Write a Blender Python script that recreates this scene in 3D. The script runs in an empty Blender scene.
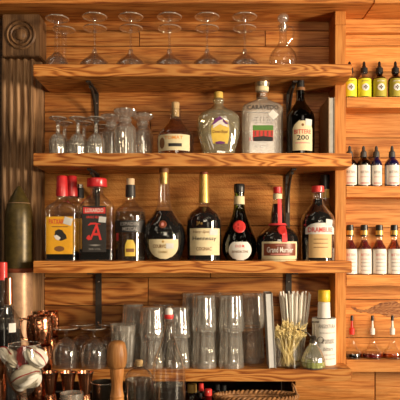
import bpy, bmesh, math, random
from mathutils import Vector, Matrix

random.seed(7)
C = bpy.context.scene.collection
F = 606.0            # focal length in pixels of the 400 px frame
VX, VY = 205.0, 248.0
E = 1.45             # eye height
PI = math.pi

def PX(px, d): return (px - VX) * d / F
def PZ(py, d): return E + (VY - py) * d / F
def S(v, d): return v * d / F

# ------------------------------------------------------------------ materials
def newmat(name):
    m = bpy.data.materials.new(name); m.use_nodes = True
    nt = m.node_tree; nt.nodes.clear()
    out = nt.nodes.new('ShaderNodeOutputMaterial')
    return m, nt, out

def N(nt, t, **kw):
    n = nt.nodes.new(t)
    for k, v in kw.items():
        if k in n.inputs.keys() if hasattr(n.inputs, 'keys') else False: n.inputs[k].default_value = v
        else: setattr(n, k, v)
    return n

def rgba(c): return (c[0], c[1], c[2], 1)

def plain(name, col, rough=0.5, metal=0.0, coat=0.0, bump=None, mottle=0.12, spec=0.5):
    m, nt, out = newmat(name)
    b = nt.nodes.new('ShaderNodeBsdfPrincipled')
    b.inputs['Roughness'].default_value = rough
    b.inputs['Metallic'].default_value = metal
    b.inputs['Coat Weight'].default_value = coat
    b.inputs['Specular IOR Level'].default_value = spec
    tc = nt.nodes.new('ShaderNodeTexCoord')
    nz = nt.nodes.new('ShaderNodeTexNoise'); nz.inputs['Scale'].default_value = 60; nz.inputs['Detail'].default_value = 3
    nt.links.new(tc.outputs['Object'], nz.inputs['Vector'])
    cr = nt.nodes.new('ShaderNodeValToRGB')
    cr.color_ramp.elements[0].color = rgba([max(0, c*(1-mottle)) for c in col])
    cr.color_ramp.elements[1].color = rgba([min(1, c*(1+mottle)) for c in col])
    cr.color_ramp.elements[0].position = .3; cr.color_ramp.elements[1].position = .7
    nt.links.new(nz.outputs['Fac'], cr.inputs['Fac'])
    nt.links.new(cr.outputs['Color'], b.inputs['Base Color'])
    if bump:
        kind, sc, st, dist = bump
        if kind == 'voronoi':
            t = nt.nodes.new('ShaderNodeTexVoronoi'); t.inputs['Scale'].default_value = sc; o = t.outputs['Distance']
        else:
            t = nt.nodes.new('ShaderNodeTexNoise'); t.inputs['Scale'].default_value = sc; o = t.outputs['Fac']
        nt.links.new(tc.outputs['Object'], t.inputs['Vector'])
        bp = nt.nodes.new('ShaderNodeBump'); bp.inputs['Strength'].default_value = st; bp.inputs['Distance'].default_value = dist
        nt.links.new(o, bp.inputs['Height']); nt.links.new(bp.outputs['Normal'], b.inputs['Normal'])
    nt.links.new(b.outputs['BSDF'], out.inputs['Surface'])
    return m

def wood(name, light, mid, dark, axis='X', rings=13.0, nscale=3.2, stretch=0.16, fine=0.35, rough=0.5, contrast=1.0, saw=False, coat=0.0, stain=0.0):
    m, nt, out = newmat(name)
    L = nt.links.new
    b = nt.nodes.new('ShaderNodeBsdfPrincipled'); b.inputs['Roughness'].default_value = rough
    b.inputs['Coat Weight'].default_value = coat; b.inputs['Coat Roughness'].default_value = .3
    b.inputs['Specular IOR Level'].default_value = .35
    tc = nt.nodes.new('ShaderNodeTexCoord')
    at = nt.nodes.new('ShaderNodeAttribute'); at.attribute_name = 'rnd'
    oi = nt.nodes.new('ShaderNodeObjectInfo')
    ad = nt.nodes.new('ShaderNodeMath'); ad.operation = 'ADD'
    L(at.outputs['Fac'], ad.inputs[0]); L(oi.outputs['Random'], ad.inputs[1])
    sc = nt.nodes.new('ShaderNodeVectorMath'); sc.operation = 'SCALE'; sc.inputs[0].default_value = (13.1, 7.7, 17.3)
    L(ad.outputs[0], sc.inputs['Scale'])
    va = nt.nodes.new('ShaderNodeVectorMath'); va.operation = 'ADD'
    L(tc.outputs['Object'], va.inputs[0]); L(sc.outputs['Vector'], va.inputs[1])
    i = 'XYZ'.index(axis)
    def mapped(along, across):
        mp = nt.nodes.new('ShaderNodeMapping'); s = [across]*3; s[i] = along
        mp.inputs['Scale'].default_value = s; L(va.outputs['Vector'], mp.inputs['Vector']); return mp
    m1 = mapped(nscale*stretch*4, nscale*4)
    n1 = nt.nodes.new('ShaderNodeTexNoise'); n1.inputs['Scale'].default_value = 1.0; n1.inputs['Detail'].default_value = 2.2
    n1.inputs['Roughness'].default_value = .45; n1.inputs['Distortion'].default_value = .3
    L(m1.outputs['Vector'], n1.inputs['Vector'])
    mu = nt.nodes.new('ShaderNodeMath'); mu.operation = 'MULTIPLY'; mu.inputs[1].default_value = rings*2*PI
    L(n1.outputs['Fac'], mu.inputs[0])
    si = nt.nodes.new('ShaderNodeMath'); si.operation = 'SINE'; L(mu.outputs[0], si.inputs[0])
    mr = nt.nodes.new('ShaderNodeMapRange'); mr.inputs['From Min'].default_value = -1; L(si.outputs[0], mr.inputs['Value'])
    m2 = mapped(9, 200)
    n2 = nt.nodes.new('ShaderNodeTexNoise'); n2.inputs['Scale'].default_value = 1; n2.inputs['Detail'].default_value = 4
    L(m2.outputs['Vector'], n2.inputs['Vector'])
    mx = nt.nodes.new('ShaderNodeMix'); mx.data_type = 'FLOAT'; mx.inputs['Factor'].default_value = fine
    r2 = nt.nodes.new('ShaderNodeMapRange'); r2.inputs['From Min'].default_value = .34; r2.inputs['From Max'].default_value = .66
    L(n2.outputs['Fac'], r2.inputs['Value'])
    L(mr.outputs['Result'], mx.inputs['A']); L(r2.outputs['Result'], mx.inputs['B'])
    cr = nt.nodes.new('ShaderNodeValToRGB'); e = cr.color_ramp.elements
    e[0].position = .5-.48*1/contrast if contrast > 1 else .02; e[0].color = rgba(dark)
    e[1].position = .8; e[1].color = rgba(light)
    k = e.new(.42); k.color = rgba(mid)
    L(mx.outputs['Result'], cr.inputs['Fac'])
    # broad tone drift of the plank
    m3 = mapped(1.6, 9)
    n3 = nt.nodes.new('ShaderNodeTexNoise'); n3.inputs['Scale'].default_value = 1; n3.inputs['Detail'].default_value = 3
    L(m3.outputs['Vector'], n3.inputs['Vector'])
    mr3 = nt.nodes.new('ShaderNodeMapRange'); mr3.inputs['From Min'].default_value = .3; mr3.inputs['From Max'].default_value = .7
    mr3.inputs['To Min'].default_value = .66; mr3.inputs['To Max'].default_value = 1.18
    L(n3.outputs['Fac'], mr3.inputs['Value'])
    # each plank its own tone
    wn = nt.nodes.new('ShaderNodeTexWhiteNoise'); wn.noise_dimensions = '1D'; L(ad.outputs[0], wn.inputs['W'])
    mrw = nt.nodes.new('ShaderNodeMapRange'); mrw.inputs['To Min'].default_value = .84; mrw.inputs['To Max'].default_value = 1.12
    L(wn.outputs['Value'], mrw.inputs['Value'])
    tm = nt.nodes.new('ShaderNodeMath'); tm.operation = 'MULTIPLY'; L(mr3.outputs['Result'], tm.inputs[0]); L(mrw.outputs['Result'], tm.inputs[1])
    vm = nt.nodes.new('ShaderNodeVectorMath'); vm.operation = 'SCALE'
    L(cr.outputs['Color'], vm.inputs[0]); L(tm.outputs[0], vm.inputs['Scale'])
    colo = vm.outputs['Vector']
    if stain > 0:      # weathered streaks and knots with their own outline
        m5 = mapped(4.5, 22); n5 = nt.nodes.new('ShaderNodeTexNoise'); n5.inputs['Scale'].default_value = 1; n5.inputs['Detail'].default_value = 5
        n5.inputs['Roughness'].default_value = .65; L(m5.outputs['Vector'], n5.inputs['Vector'])
        r5 = nt.nodes.new('ShaderNodeMapRange'); r5.inputs['From Min'].default_value = .56; r5.inputs['From Max'].default_value = .70
        r5.inputs['To Max'].default_value = stain; L(n5.outputs['Fac'], r5.inputs['Value'])
        x5 = nt.nodes.new('ShaderNodeMix'); x5.data_type = 'RGBA'; x5.inputs['B'].default_value = rgba([c*.35 for c in mid])
        L(r5.outputs['Result'], x5.inputs['Factor']); L(colo, x5.inputs['A']); colo = x5.outputs['Result']
    L(colo, b.inputs['Base Color'])
    h = mx.outputs['Result']
    if saw:
        m4 = nt.nodes.new('ShaderNodeMapping'); m4.inputs['Rotation'].default_value = (0, .9, 0)
        L(va.outputs['Vector'], m4.inputs['Vector'])
        w = nt.nodes.new('ShaderNodeTexWave'); w.inputs['Scale'].default_value = 24; w.inputs['Distortion'].default_value = 11
        w.inputs['Detail'].default_value = 3; w.inputs['Detail Scale'].default_value = 2.6
        L(m4.outputs['Vector'], w.inputs['Vector'])
        hm = nt.nodes.new('ShaderNodeMix'); hm.data_type = 'FLOAT'; hm.inputs['Factor'].default_value = .5
        L(mx.outputs['Result'], hm.inputs['A']); L(w.outputs['Fac'], hm.inputs['B']); h = hm.outputs['Result']
    bp = nt.nodes.new('ShaderNodeBump'); bp.inputs['Strength'].default_value = .5 if saw else .35; bp.inputs['Distance'].default_value = .002 if saw else .0015
    L(h, bp.inputs['Height']); L(bp.outputs['Normal'], b.inputs['Normal'])
    L(b.outputs['BSDF'], out.inputs['Surface'])
    return m

def thin(name, tint, edge=None, rough=0.02, refl=0.05, power=3.0, haze=0.0, hazecol=(.8, .8, .78), dens=0.0, gloss=(1, 1, 1)):
    """glass wall: clear through the middle, darker and more mirror-like at grazing angles"""
    edge = edge or [t*.55 for t in tint]
    m, nt, out = newmat(name); L = nt.links.new
    lw = nt.nodes.new('ShaderNodeLayerWeight'); lw.inputs['Blend'].default_value = .5
    pw = nt.nodes.new('ShaderNodeMath'); pw.operation = 'POWER'; pw.inputs[1].default_value = power; L(lw.outputs['Facing'], pw.inputs[0])
    mr = nt.nodes.new('ShaderNodeMapRange'); mr.inputs['To Min'].default_value = refl; mr.inputs['To Max'].default_value = .85
    L(pw.outputs[0], mr.inputs['Value'])
    pe = nt.nodes.new('ShaderNodeMath'); pe.operation = 'POWER'; pe.inputs[1].default_value = 1.6; L(lw.outputs['Facing'], pe.inputs[0])
    mc = nt.nodes.new('ShaderNodeMix'); mc.data_type = 'RGBA'
    mc.inputs['A'].default_value = rgba(tint); mc.inputs['B'].default_value = rgba(edge); L(pe.outputs[0], mc.inputs['Factor'])
    tr = nt.nodes.new('ShaderNodeBsdfTransparent'); L(mc.outputs['Result'], tr.inputs['Color'])
    gl = nt.nodes.new('ShaderNodeBsdfGlossy'); gl.inputs['Roughness'].default_value = rough; gl.inputs['Color'].default_value = rgba(gloss)
    base = tr.outputs['BSDF']
    if dens > 0:
        g = nt.nodes.new('ShaderNodeBsdfGlass'); g.inputs['IOR'].default_value = 1.35; g.inputs['Roughness'].default_value = .02
        L(mc.outputs['Result'], g.inputs['Color'])
        md = nt.nodes.new('ShaderNodeMixShader'); md.inputs['Fac'].default_value = dens
        L(base, md.inputs[1]); L(g.outputs['BSDF'], md.inputs[2]); base = md.outputs['Shader']
    if haze > 0:
        df = nt.nodes.new('ShaderNodeBsdfDiffuse'); df.inputs['Color'].default_value = rgba(hazecol)
        mh = nt.nodes.new('ShaderNodeMixShader'); mh.inputs['Fac'].default_value = haze
        L(base, mh.inputs[1]); L(df.outputs['BSDF'], mh.inputs[2]); base = mh.outputs['Shader']
    ms = nt.nodes.new('ShaderNodeMixShader'); L(mr.outputs['Result'], ms.inputs['Fac'])
    L(base, ms.inputs[1]); L(gl.outputs['BSDF'], ms.inputs[2]); L(ms.outputs['Shader'], out.inputs['Surface'])
    return m

M = {}
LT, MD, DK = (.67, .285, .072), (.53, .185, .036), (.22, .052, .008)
M['wall'] = wood('wall planks', LT, MD, DK, 'X', rings=11, nscale=2.3, stretch=.07, fine=.68, stain=.6)
M['wall_fig'] = wood('figured planks', (.64, .265, .062), (.47, .155, .028), (.15, .034, .005), 'X', rings=12, nscale=2.6, stretch=.16, fine=.38, stain=.7)
M['wall_saw'] = wood('rough sawn planks', (.60, .26, .06), (.49, .185, .035), (.28, .085, .012), 'X', rings=8, nscale=2.0, stretch=.12, fine=.6, saw=True, rough=.7, stain=.25)
M['right'] = wood('pale planks', (.74, .32, .082), (.63, .235, .048), (.38, .11, .016), 'X', rings=8, nscale=2.0, stretch=.08, fine=.68, stain=.5)
M['post'] = wood('post wood', (.72, .30, .07), (.61, .22, .042), (.42, .13, .02), 'Z', rings=8, nscale=3.0, fine=.55, stain=.2)
M['shelf'] = wood('shelf plank', (.72, .315, .078), (.58, .205, .038), (.23, .054, .007), 'X', rings=13, nscale=4.2, stretch=.15, fine=.30)
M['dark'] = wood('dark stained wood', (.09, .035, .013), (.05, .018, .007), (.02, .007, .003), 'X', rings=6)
M['pil'] = wood('weathered pilaster wood', (.48, .28, .14), (.34, .185, .085), (.13, .06, .024), 'Z', rings=5, nscale=3, fine=.6, rough=.6)
M['rosette'] = wood('old rosette wood', (.27, .145, .065), (.19, .095, .04), (.08, .035, .014), 'Z', rings=5, nscale=4, fine=.6, rough=.5)
M['muddler'] = wood('muddler wood', (.53, .245, .08), (.45, .19, .055), (.33, .125, .032), 'Z', rings=4, nscale=6, fine=.6, rough=.45)
M['floor'] = plain('floor boards', (.10, .06, .035), .6)
M['iron'] = plain('black iron', (.06, .05, .042), .42, .6, bump=('noise', 90, .4, .001))
M['copper'] = plain('hammered copper', (.82, .36, .19), .16, 1.0, bump=('voronoi', 95, .22, .003), mottle=.15)
M['copper_s'] = plain('smooth copper', (.80, .37, .20), .22, 1.0, mottle=.1)
M['steel'] = plain('brushed steel', (.62, .60, .56), .25, 1.0)
M['tin'] = plain('dark tin', (.10, .085, .07), .3, .8)
M['olive'] = plain('olive painted metal', (.085, .058, .015), .36, .25, mottle=.35)
M['brasscase'] = plain('dull brass', (.48, .29, .17), .42, .35, mottle=.15)
M['gold'] = plain('gold foil', (.66, .42, .12), .35, .6)
M['champagne'] = plain('champagne metal', (.62, .52, .36), .3, .85)
M['red'] = plain('red plastic', (.62, .025, .03), .35, coat=.3)
M['redwax'] = plain('red wax', (.72, .04, .035), .4, coat=.2)
M['ribbon'] = plain('red ribbon', (.74, .045, .05), .6)
M['black'] = plain('black plastic', (.014, .013, .013), .35)
M['grayrubber'] = plain('dark rubber', (.055, .052, .05), .5)
M['cork'] = plain('cork', (.62, .42, .20), .8, mottle=.3)
M['paleplug'] = plain('pale wood plug', (.72, .52, .32), .7)
M['yellowcap'] = plain('yellow plastic', (.86, .55, .03), .4)
M['goldcap'] = plain('yellow gold plastic', (.72, .48, .10), .35)
M['lab_yellow'] = plain('yellow orange paper', (.86, .42, .015), .6, mottle=.05)
M['lab_lemon'] = plain('lemon paper', (.80, .76, .03), .6, mottle=.04)
M['lab_olive'] = plain('olive yellow paper', (.42, .36, .035), .6, mottle=.05)
M['lab_cream'] = plain('cream paper', (.80, .68, .42), .65, mottle=.06)
M['lab_tan'] = plain('tan paper', (.74, .49, .22), .6, mottle=.06)
M['lab_white'] = plain('white paper', (.82, .79, .73), .65, mottle=.04)
M['lab_grey'] = plain('pale grey paper', (.66, .66, .64), .65, mottle=.06)
M['lab_black'] = plain('black paper', (.028, .024, .022), .45)
M['lab_brown'] = plain('brown paper', (.23, .055, .022), .4, mottle=.1)
M['lab_gold'] = plain('golden label paper', (.80, .55, .08), .5, mottle=.06)
M['orange'] = plain('orange ink', (.80, .30, .03), .6, mottle=.02)
M['inkblack'] = plain('black ink', (.02, .018, .016), .6, mottle=0)
M['inkgrey'] = plain('grey ink', (.30, .28, .26), .6, mottle=0)
M['inkred'] = plain('red ink', (.70, .05, .04), .6, mottle=0)
M['inkpink'] = plain('pink ink', (.75, .30, .27), .6, mottle=0)
M['inkwhite'] = plain('white ink', (.85, .80, .74), .6, mottle=0)
M['inkgreen'] = plain('green ink', (.10, .26, .04), .6, mottle=.1)
M['purple'] = plain('purple ink', (.16, .03, .17), .6)
M['brownink'] = plain('brown ink', (.24, .10, .03), .6)
M['straw'] = plain('white paper straw', (.93, .89, .80), .6, mottle=.03)
M['pick'] = plain('bamboo', (.93, .75, .36), .55, mottle=.15)
M['cloth'] = plain('white napkin cloth', (.78, .74, .64), .85, bump=('noise', 400, .3, .001))
M['cloth_red'] = plain('red napkin border', (.42, .025, .025), .85)
M['wicker'] = plain('wicker', (.36, .17, .06), .6, mottle=.5)
M['bookgrey'] = plain('grey page edges', (.46, .44, .40), .7)
M['booktan'] = plain('tan cover', (.46, .29, .15), .6)
M['bookdark'] = plain('dark cover', (.06, .05, .045), .6)
M['ceramic'] = plain('white ceramic', (.86, .83, .78), .25, coat=.4)
M['glass'] = thin('clear glass', (.99, .985, .975), (.88, .86, .82), refl=.05, power=2.2, rough=.03)
M['foot'] = thin('clear glass foot', (.97, .965, .95), (.86, .83, .78), refl=.10, power=2.4, rough=.03, haze=.02)
M['rimglass'] = thin('glass rim', (.95, .93, .90), (.70, .67, .62), refl=.30, power=1.4, rough=.06, haze=.30, hazecol=(.95, .88, .78))  # pale haze in the colour imitates the bright outline of a rim
M['glass_b'] = thin('clear bottle glass', (.95, .94, .91), (.70, .66, .60), refl=.045, power=2.2, rough=.02, haze=.012)
M['cut'] = thin('pressed glass', (.93, .92, .89), (.66, .63, .58), refl=.13, power=1.5, haze=.15, hazecol=(.85, .80, .72), dens=.18)  # pale diffuse haze imitates light caught in the pressed facets
M['tumbler'] = thin('fluted tumbler glass', (.93, .92, .89), (.46, .43, .38), refl=.12, power=1.6, haze=.17, hazecol=(.85, .80, .72), dens=.2)  # pale haze and dark edge tint imitate light and shade in the flutes
M['balloon'] = thin('balloon glass', (.95, .94, .92), (.70, .66, .60), refl=.09, power=1.7, rough=.03, haze=.03)
M['frost'] = thin('frosted bottle glass', (.86, .82, .74), (.66, .62, .55), rough=.18, refl=.09, haze=.26, hazecol=(.80, .70, .58))
M['crown'] = thin('cut bottle glass', (.86, .82, .62), (.55, .50, .34), rough=.04, refl=.18, power=1.4, haze=.24, hazecol=(.80, .74, .52))
M['amberdk'] = thin('dark cognac', (.17, .042, .010), (.05, .010, .003), refl=.035, power=4)
M['brownglass'] = thin('brown glass', (.14, .045, .016), (.04, .012, .005), refl=.05, power=4)
M['bourbon'] = thin('amber liquid', (.52, .24, .07), (.25, .08, .015), refl=.03, power=4)
M['goldliq'] = thin('golden liquid', (.85, .48, .06), (.6, .25, .02), refl=.03, power=4, haze=.25, hazecol=(.7, .35, .04))
M['sloe'] = thin('red brown liquid', (.90, .66, .38), (.6, .34, .12), refl=.03)
M['darkbrown'] = thin('dark brown liquid', (.16, .055, .02), (.05, .015, .005), refl=.03)
M['water'] = thin('water', (.78, .78, .75), (.45, .44, .41), refl=.06, dens=.25)
M['greenglass'] = thin('green glass', (.20, .27, .04), (.05, .08, .01), refl=.06, power=4)
M['greenliq'] = thin('green liquid', (.42, .52, .05), (.22, .30, .02), refl=.03, haze=.85, hazecol=(.50, .62, .02))
M['redliq'] = thin('red liquid', (.42, .025, .02), (.2, .01, .008), refl=.03, haze=.22, hazecol=(.45, .02, .02))
M['pinkliq'] = thin('rosy amber liquid', (.62, .30, .16), (.3, .1, .05), refl=.03)
M['cobalt'] = thin('cobalt glass', (.05, .05, .30), (.01, .01, .10), refl=.06, haze=.2, hazecol=(.03, .02, .22))
M['blackliq'] = thin('black liquid', (.04, .012, .01), (.02, .008, .006), refl=.05)
M['amberclear'] = thin('light amber liquid', (.75, .45, .12), (.5, .2, .03), refl=.03)

# ------------------------------------------------------------------ mesh helpers
def link(o, parent=None):
    C.objects.link(o)
    if parent is not None: o.parent = parent
    return o

def build(name, bm, mat, parent=None, smooth=True, ang=38):
    me = bpy.data.meshes.new(name)
    bmesh.ops.recalc_face_normals(bm, faces=bm.faces)
    bm.to_mesh(me); bm.free()
    mats = mat if isinstance(mat, (list, tuple)) else [mat]
    for m in mats: me.materials.append(m)
    if smooth:
        for p in me.polygons: p.use_smooth = True
        me.set_sharp_from_angle(angle=math.radians(ang))
    return link(bpy.data.objects.new(name, me), parent)

def BM(): return bmesh.new()

def box(bm, x0, x1, y0, y1, z0, z1, rnd=0.0, bev=0.0):
    lay = bm.verts.layers.float.get('rnd') or bm.verts.layers.float.new('rnd')
    r = bmesh.ops.create_cube(bm, size=1, matrix=Matrix.Translation(((x0+x1)/2, (y0+y1)/2, (z0+z1)/2)) @ Matrix.Diagonal((x1-x0, y1-y0, z1-z0, 1)))
    vs = r['verts']
    if bev > 0:
        es = list({e for v in vs for e in v.link_edges})
        rb = bmesh.ops.bevel(bm, geom=es, offset=bev, segments=2, affect='EDGES', clamp_overlap=True)
        vs = list({v for f in rb['faces'] for v in f.verts} | {v for v in vs if v.is_valid})
    for v in vs: v[lay] = rnd
    return vs

def prism(bm, pts, y0, y1, rnd=0.0, axis='Y'):
    """extrude polygon; axis Y: pts=(x,z); axis Z: pts=(x,y)"""
    lay = bm.verts.layers.float.get('rnd') or bm.verts.layers.float.new('rnd')
    mk = (lambda p, t: (p[0], t, p[1])) if axis == 'Y' else (lambda p, t: (p[0], p[1], t))
    a = [bm.verts.new(mk(p, y0)) for p in pts]; b = [bm.verts.new(mk(p, y1)) for p in pts]
    for v in a+b: v[lay] = rnd
    n = len(pts)
    bm.faces.new(a); bm.faces.new(b[::-1])
    for i in range(n): bm.faces.new((a[i], a[(i+1) % n], b[(i+1) % n], b[i]))

def tube(bm, pts, r, seg=8, closed=False, caps=True):
    pts = [Vector(p) for p in pts]; n = len(pts)
    rr = r if isinstance(r, (list, tuple)) else [r]*n
    rings = []; prev = None
    for i in range(n):
        if closed: t = pts[(i+1) % n] - pts[i-1]
        else: t = pts[min(i+1, n-1)] - pts[max(i-1, 0)]
        t.normalize()
        if prev is None:
            a = t.orthogonal().normalized()
        else:
            a = (prev - t*prev.dot(t)).normalized()
        prev = a; b = t.cross(a)
        rings.append([bm.verts.new(pts[i] + (a*math.cos(2*PI*k/seg) + b*math.sin(2*PI*k/seg))*rr[i]) for k in range(seg)])
    m = n if closed else n-1
    for i in range(m):
        A, B = rings[i], rings[(i+1) % n]
        for k in range(seg): bm.faces.new((A[k], A[(k+1) % seg], B[(k+1) % seg], B[k]))
    if caps and not closed:
        bm.faces.new(rings[0][::-1]); bm.faces.new(rings[-1])

def crom(pts, n=5):
    """smooth a control list; a point repeated twice makes a corner"""
    out = []; P = pts; m = len(P)
    for i in range(m-1):
        p1, p2 = P[i], P[i+1]
        if p1 == p2: continue
        p0 = P[i-1] if i > 0 and P[i-1] != p1 else p1
        if i > 0 and P[i-1] == p1: p0 = p1
        p3 = P[i+2] if i+2 < m and P[i+2] != p2 else p2
        for k in range(n):
            t = k/n
            out.append(tuple(.5*((2*b) + (-a+c)*t + (2*a-5*b+4*c-d)*t*t + (-a+3*b-3*c+d)*t**3) for a, b, c, d in zip(p0, p1, p2, p3)))
    out.append(tuple(P[-1]))
    return out

def lathe(bm, prof, seg=32, ripple=None, at=(0, 0, 0)):
    """prof: (r, z) top or bottom first; ends at r=0 are closed to a point, otherwise capped"""
    rings = []
    for (r, z) in prof:
        if r < 1e-5: rings.append([bm.verts.new((at[0], at[1], at[2]+z))])
        else:
            ring = []
            for k in range(seg):
                a = 2*PI*k/seg; q = r*(ripple(a, z) if ripple else 1)
                ring.append(bm.verts.new((at[0]+q*math.cos(a), at[1]+q*math.sin(a), at[2]+z)))
            rings.append(ring)
    for A, B in zip(rings[:-1], rings[1:]):
        if len(A) == 1 and len(B) == 1: continue
        for k in range(seg):
            k2 = (k+1) % seg
            if len(A) == 1: bm.faces.new((A[0], B[k2], B[k]))
            elif len(B) == 1: bm.faces.new((A[k], A[k2], B[0]))
            else: bm.faces.new((A[k], A[k2], B[k2], B[k]))
    if len(rings[0]) > 1: bm.faces.new(rings[0][::-1])
    if len(rings[-1]) > 1: bm.faces.new(rings[-1])

def lathe_obj(name, prof, mat, parent=None, seg=32, ripple=None, at=(0, 0, 0)):
    bm = BM(); lathe(bm, prof, seg, ripple, at); return build(name, bm, mat, parent)

def tag(o, label, cat, group=None, kind=None):
    if label: o['label'] = label
    if cat: o['category'] = cat
    if group: o['group'] = group
    if kind: o['kind'] = kind
    return o

def thing(name, label, cat, loc, group=None, rz=0.0):
    o = bpy.data.objects.new(name, None); o.empty_display_size = .02
    o.location = loc; o.rotation_euler = (0, 0, rz); C.objects.link(o)
    return tag(o, label, cat, group)

def copy_tree(src, loc, label, group=None, rz=0.0):
    kids = {}
    for ob in list(C.objects):
        if ob.parent: kids.setdefault(ob.parent.name, []).append(ob)
    def rec(o, par):
        c = o.copy(); C.objects.link(c)
        if par is not None: c.parent = par
        for ch in kids.get(o.name, []): rec(ch, c)
        return c
    r = rec(src, None); r.location = loc; r.rotation_euler = (src.rotation_euler[0], src.rotation_euler[1], rz)
    r['label'] = label
    if group: r['group'] = group
    return r

def structure(o): o['kind'] = 'structure'; return o

_tc = {}
def text_geo(s, shear=0.0):
    key = (s, shear)
    if key in _tc: return _tc[key]
    cu = bpy.data.curves.new('lettering', 'FONT'); cu.body = s; cu.resolution_u = 2; cu.shear = shear; cu.offset = .012
    ob = bpy.data.objects.new('lettering', cu); C.objects.link(ob)
    dg = bpy.context.evaluated_depsgraph_get(); dg.update()
    me = ob.evaluated_get(dg).to_mesh()
    vs = [(v.co.x, v.co.y) for v in me.vertices]; fs = [tuple(p.vertices) for p in me.polygons]
    ob.evaluated_get(dg).to_mesh_clear()
    bpy.data.objects.remove(ob); bpy.data.curves.remove(cu)
    x0 = min(v[0] for v in vs); x1 = max(v[0] for v in vs); y0 = min(v[1] for v in vs); y1 = max(v[1] for v in vs)
    vs = [((x-x0)/(x1-x0)-.5, (y-y0)/(y1-y0)-.5) for x, y in vs]
    _tc[key] = (vs, fs); return _tc[key]

# ------------------------------------------------------------------ bottles
class Bottle:
    """prof: (py, halfwidth px, superellipse exponent, depth ratio), from the top down, pixel measures at distance d"""
    def __init__(s, name, label, cat, px, d, zb, prof, mat, seg=40, group=None, ripple=None, smooth=True, base=.93, body='body', rz=0.0):
        s.px, s.d, s.zb = px, d, zb
        s.root = thing(name, label, cat, (PX(px, d), d, E+zb), group, rz)
        P = []
        for p in prof:
            py, hw = p[0], p[1]; n = p[2] if len(p) > 2 else 2.0; a = p[3] if len(p) > 3 else 1.0
            P.append((s.z(py), S(hw, d), n, a))
        last = P[-1]
        P.append((.006, last[1], last[2], last[3]))
        s.P = crom(P, 5) if smooth else P
        s.P.append((.0, last[1]*base, last[2], last[3]))
        s.ripple = ripple; s.seg = seg
        bm = BM(); s._skin(bm, s.P, 1.0); s.body = build(body, bm, mat, s.root, ang=50)
    def z(s, py): return (VY-py)*s.d/F - s.zb
    def _skin(s, bm, P, k):
        rings = []
        for (z, w, n, a) in P:
            ring = []
            for i in range(s.seg):
                t = 2*PI*i/s.seg; c, q = math.cos(t), math.sin(t)
                x = math.copysign(abs(c)**(2/n), c)*w*k; y = math.copysign(abs(q)**(2/n), q)*w*a*k
                if s.ripple:
                    f = s.ripple(t, z); x *= f; y *= f
                ring.append(bm.verts.new((x, y, z)))
            rings.append(ring)
        for A, B in zip(rings[:-1], rings[1:]):
            for i in range(s.seg): bm.faces.new((A[i], A[(i+1) % s.seg], B[(i+1) % s.seg], B[i]))
        bm.faces.new(rings[0]); bm.faces.new(rings[-1][::-1])
    def at(s, z):
        P = s.P
        for a, b in zip(P[:-1], P[1:]):
            if b[0] <= z <= a[0] and a[0] > b[0]:
                t = (a[0]-z)/(a[0]-b[0]); return tuple(p+(q-p)*t for p, q in zip(a, b))
        return P[0] if z > P[0][0] else P[-1]
    def liquid(s, py, mat, k=.94, name='liquid'):
        zt = s.z(py); pts = [s.at(zt)] + [p for p in s.P if p[0] < zt-.0005 and p[0] > .004]
        pts = [(zt, )+tuple(pts[0][1:])] + pts[1:]; pts.append((.004,)+tuple(s.at(.006)[1:]))
        bm = BM(); s._skin(bm, pts, k); return build(name, bm, mat, s.root, ang=50)
    def front(s, x, z, eps):
        _, w, n, a = s.at(z); u = min(.999, abs(x)/w)
        return -w*a*(1-u**n)**(1/n) - eps
    def patch(s, name, cx, hw, y0, y1, mat, eps=.0006, parent=None, shape=None, nu=14, nv=8, label=None):
        """label between image rows y0 (top) and y1, centred cx px from the bottle axis; shape(v) scales the half width"""
        bm = BM(); g = []
        for j in range(nv+1):
            v = j/nv; z = s.z(y0+(y1-y0)*v); f = shape(v) if shape else 1
            g.append([bm.verts.new((S(cx+hw*f*(2*i/nu-1), s.d), s.front(S(cx+hw*f*(2*i/nu-1), s.d), z, eps), z)) for i in range(nu+1)])
        for j in range(nv):
            for i in range(nu):
                bm.faces.new((g[j][i], g[j][i+1], g[j+1][i+1], g[j+1][i]))
        o = build(name, bm, mat, parent or s.root, ang=80)
        if label: o['label'] = label
        return o
    def text(s, string, cx, hw, y0, y1, mat, eps=.0011, parent=None, shear=0.0, rot=0.0, name='lettering'):
        vs, fs = text_geo(string, shear); bm = BM(); V = []
        cy = (y0+y1)/2; c, q = math.cos(rot), math.sin(rot)
        for u, v in vs:
            dx, dy = u*2*hw, -v*(y1-y0)
            dx, dy = dx*c-dy*q, dx*q+dy*c
            x = S(cx+dx, s.d); z = s.z(cy+dy)
            V.append(bm.verts.new((x, s.front(x, z, eps), z)))
        for f in fs:
            try: bm.faces.new([V[i] for i in f])
            except ValueError: pass
        return build(name, bm, mat, parent or s.root, smooth=False)
    def poly(s, name, pts, mat, eps=.0011, parent=None):
        """flat mark given by pixel outline (px offset from axis, row)"""
        bm = BM(); V = []
        cx = sum(p[0] for p in pts)/len(pts); cy = sum(p[1] for p in pts)/len(pts)
        def mk(a, b):
            x = S(a, s.d); z = s.z(b); return bm.verts.new((x, s.front(x, z, eps), z))
        fine = []
        for (a, b), (c, d) in zip(pts, pts[1:]+pts[:1]):
            fine += [(a+(c-a)*k/3, b+(d-b)*k/3) for k in range(3)]
        cen = mk(cx, cy); prev = None
        for t in (.33, .67, 1.0):
            V = [mk(cx+(a-cx)*t, cy+(b-cy)*t) for a, b in fine]; n = len(V)
            for i in range(n):
                if prev is None: bm.faces.new((cen, V[i], V[(i+1) % n]))
                else: bm.faces.new((prev[i], V[i], V[(i+1) % n], prev[(i+1) % n]))
            prev = V
        return build(name, bm, mat, parent or s.root, smooth=False)
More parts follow.
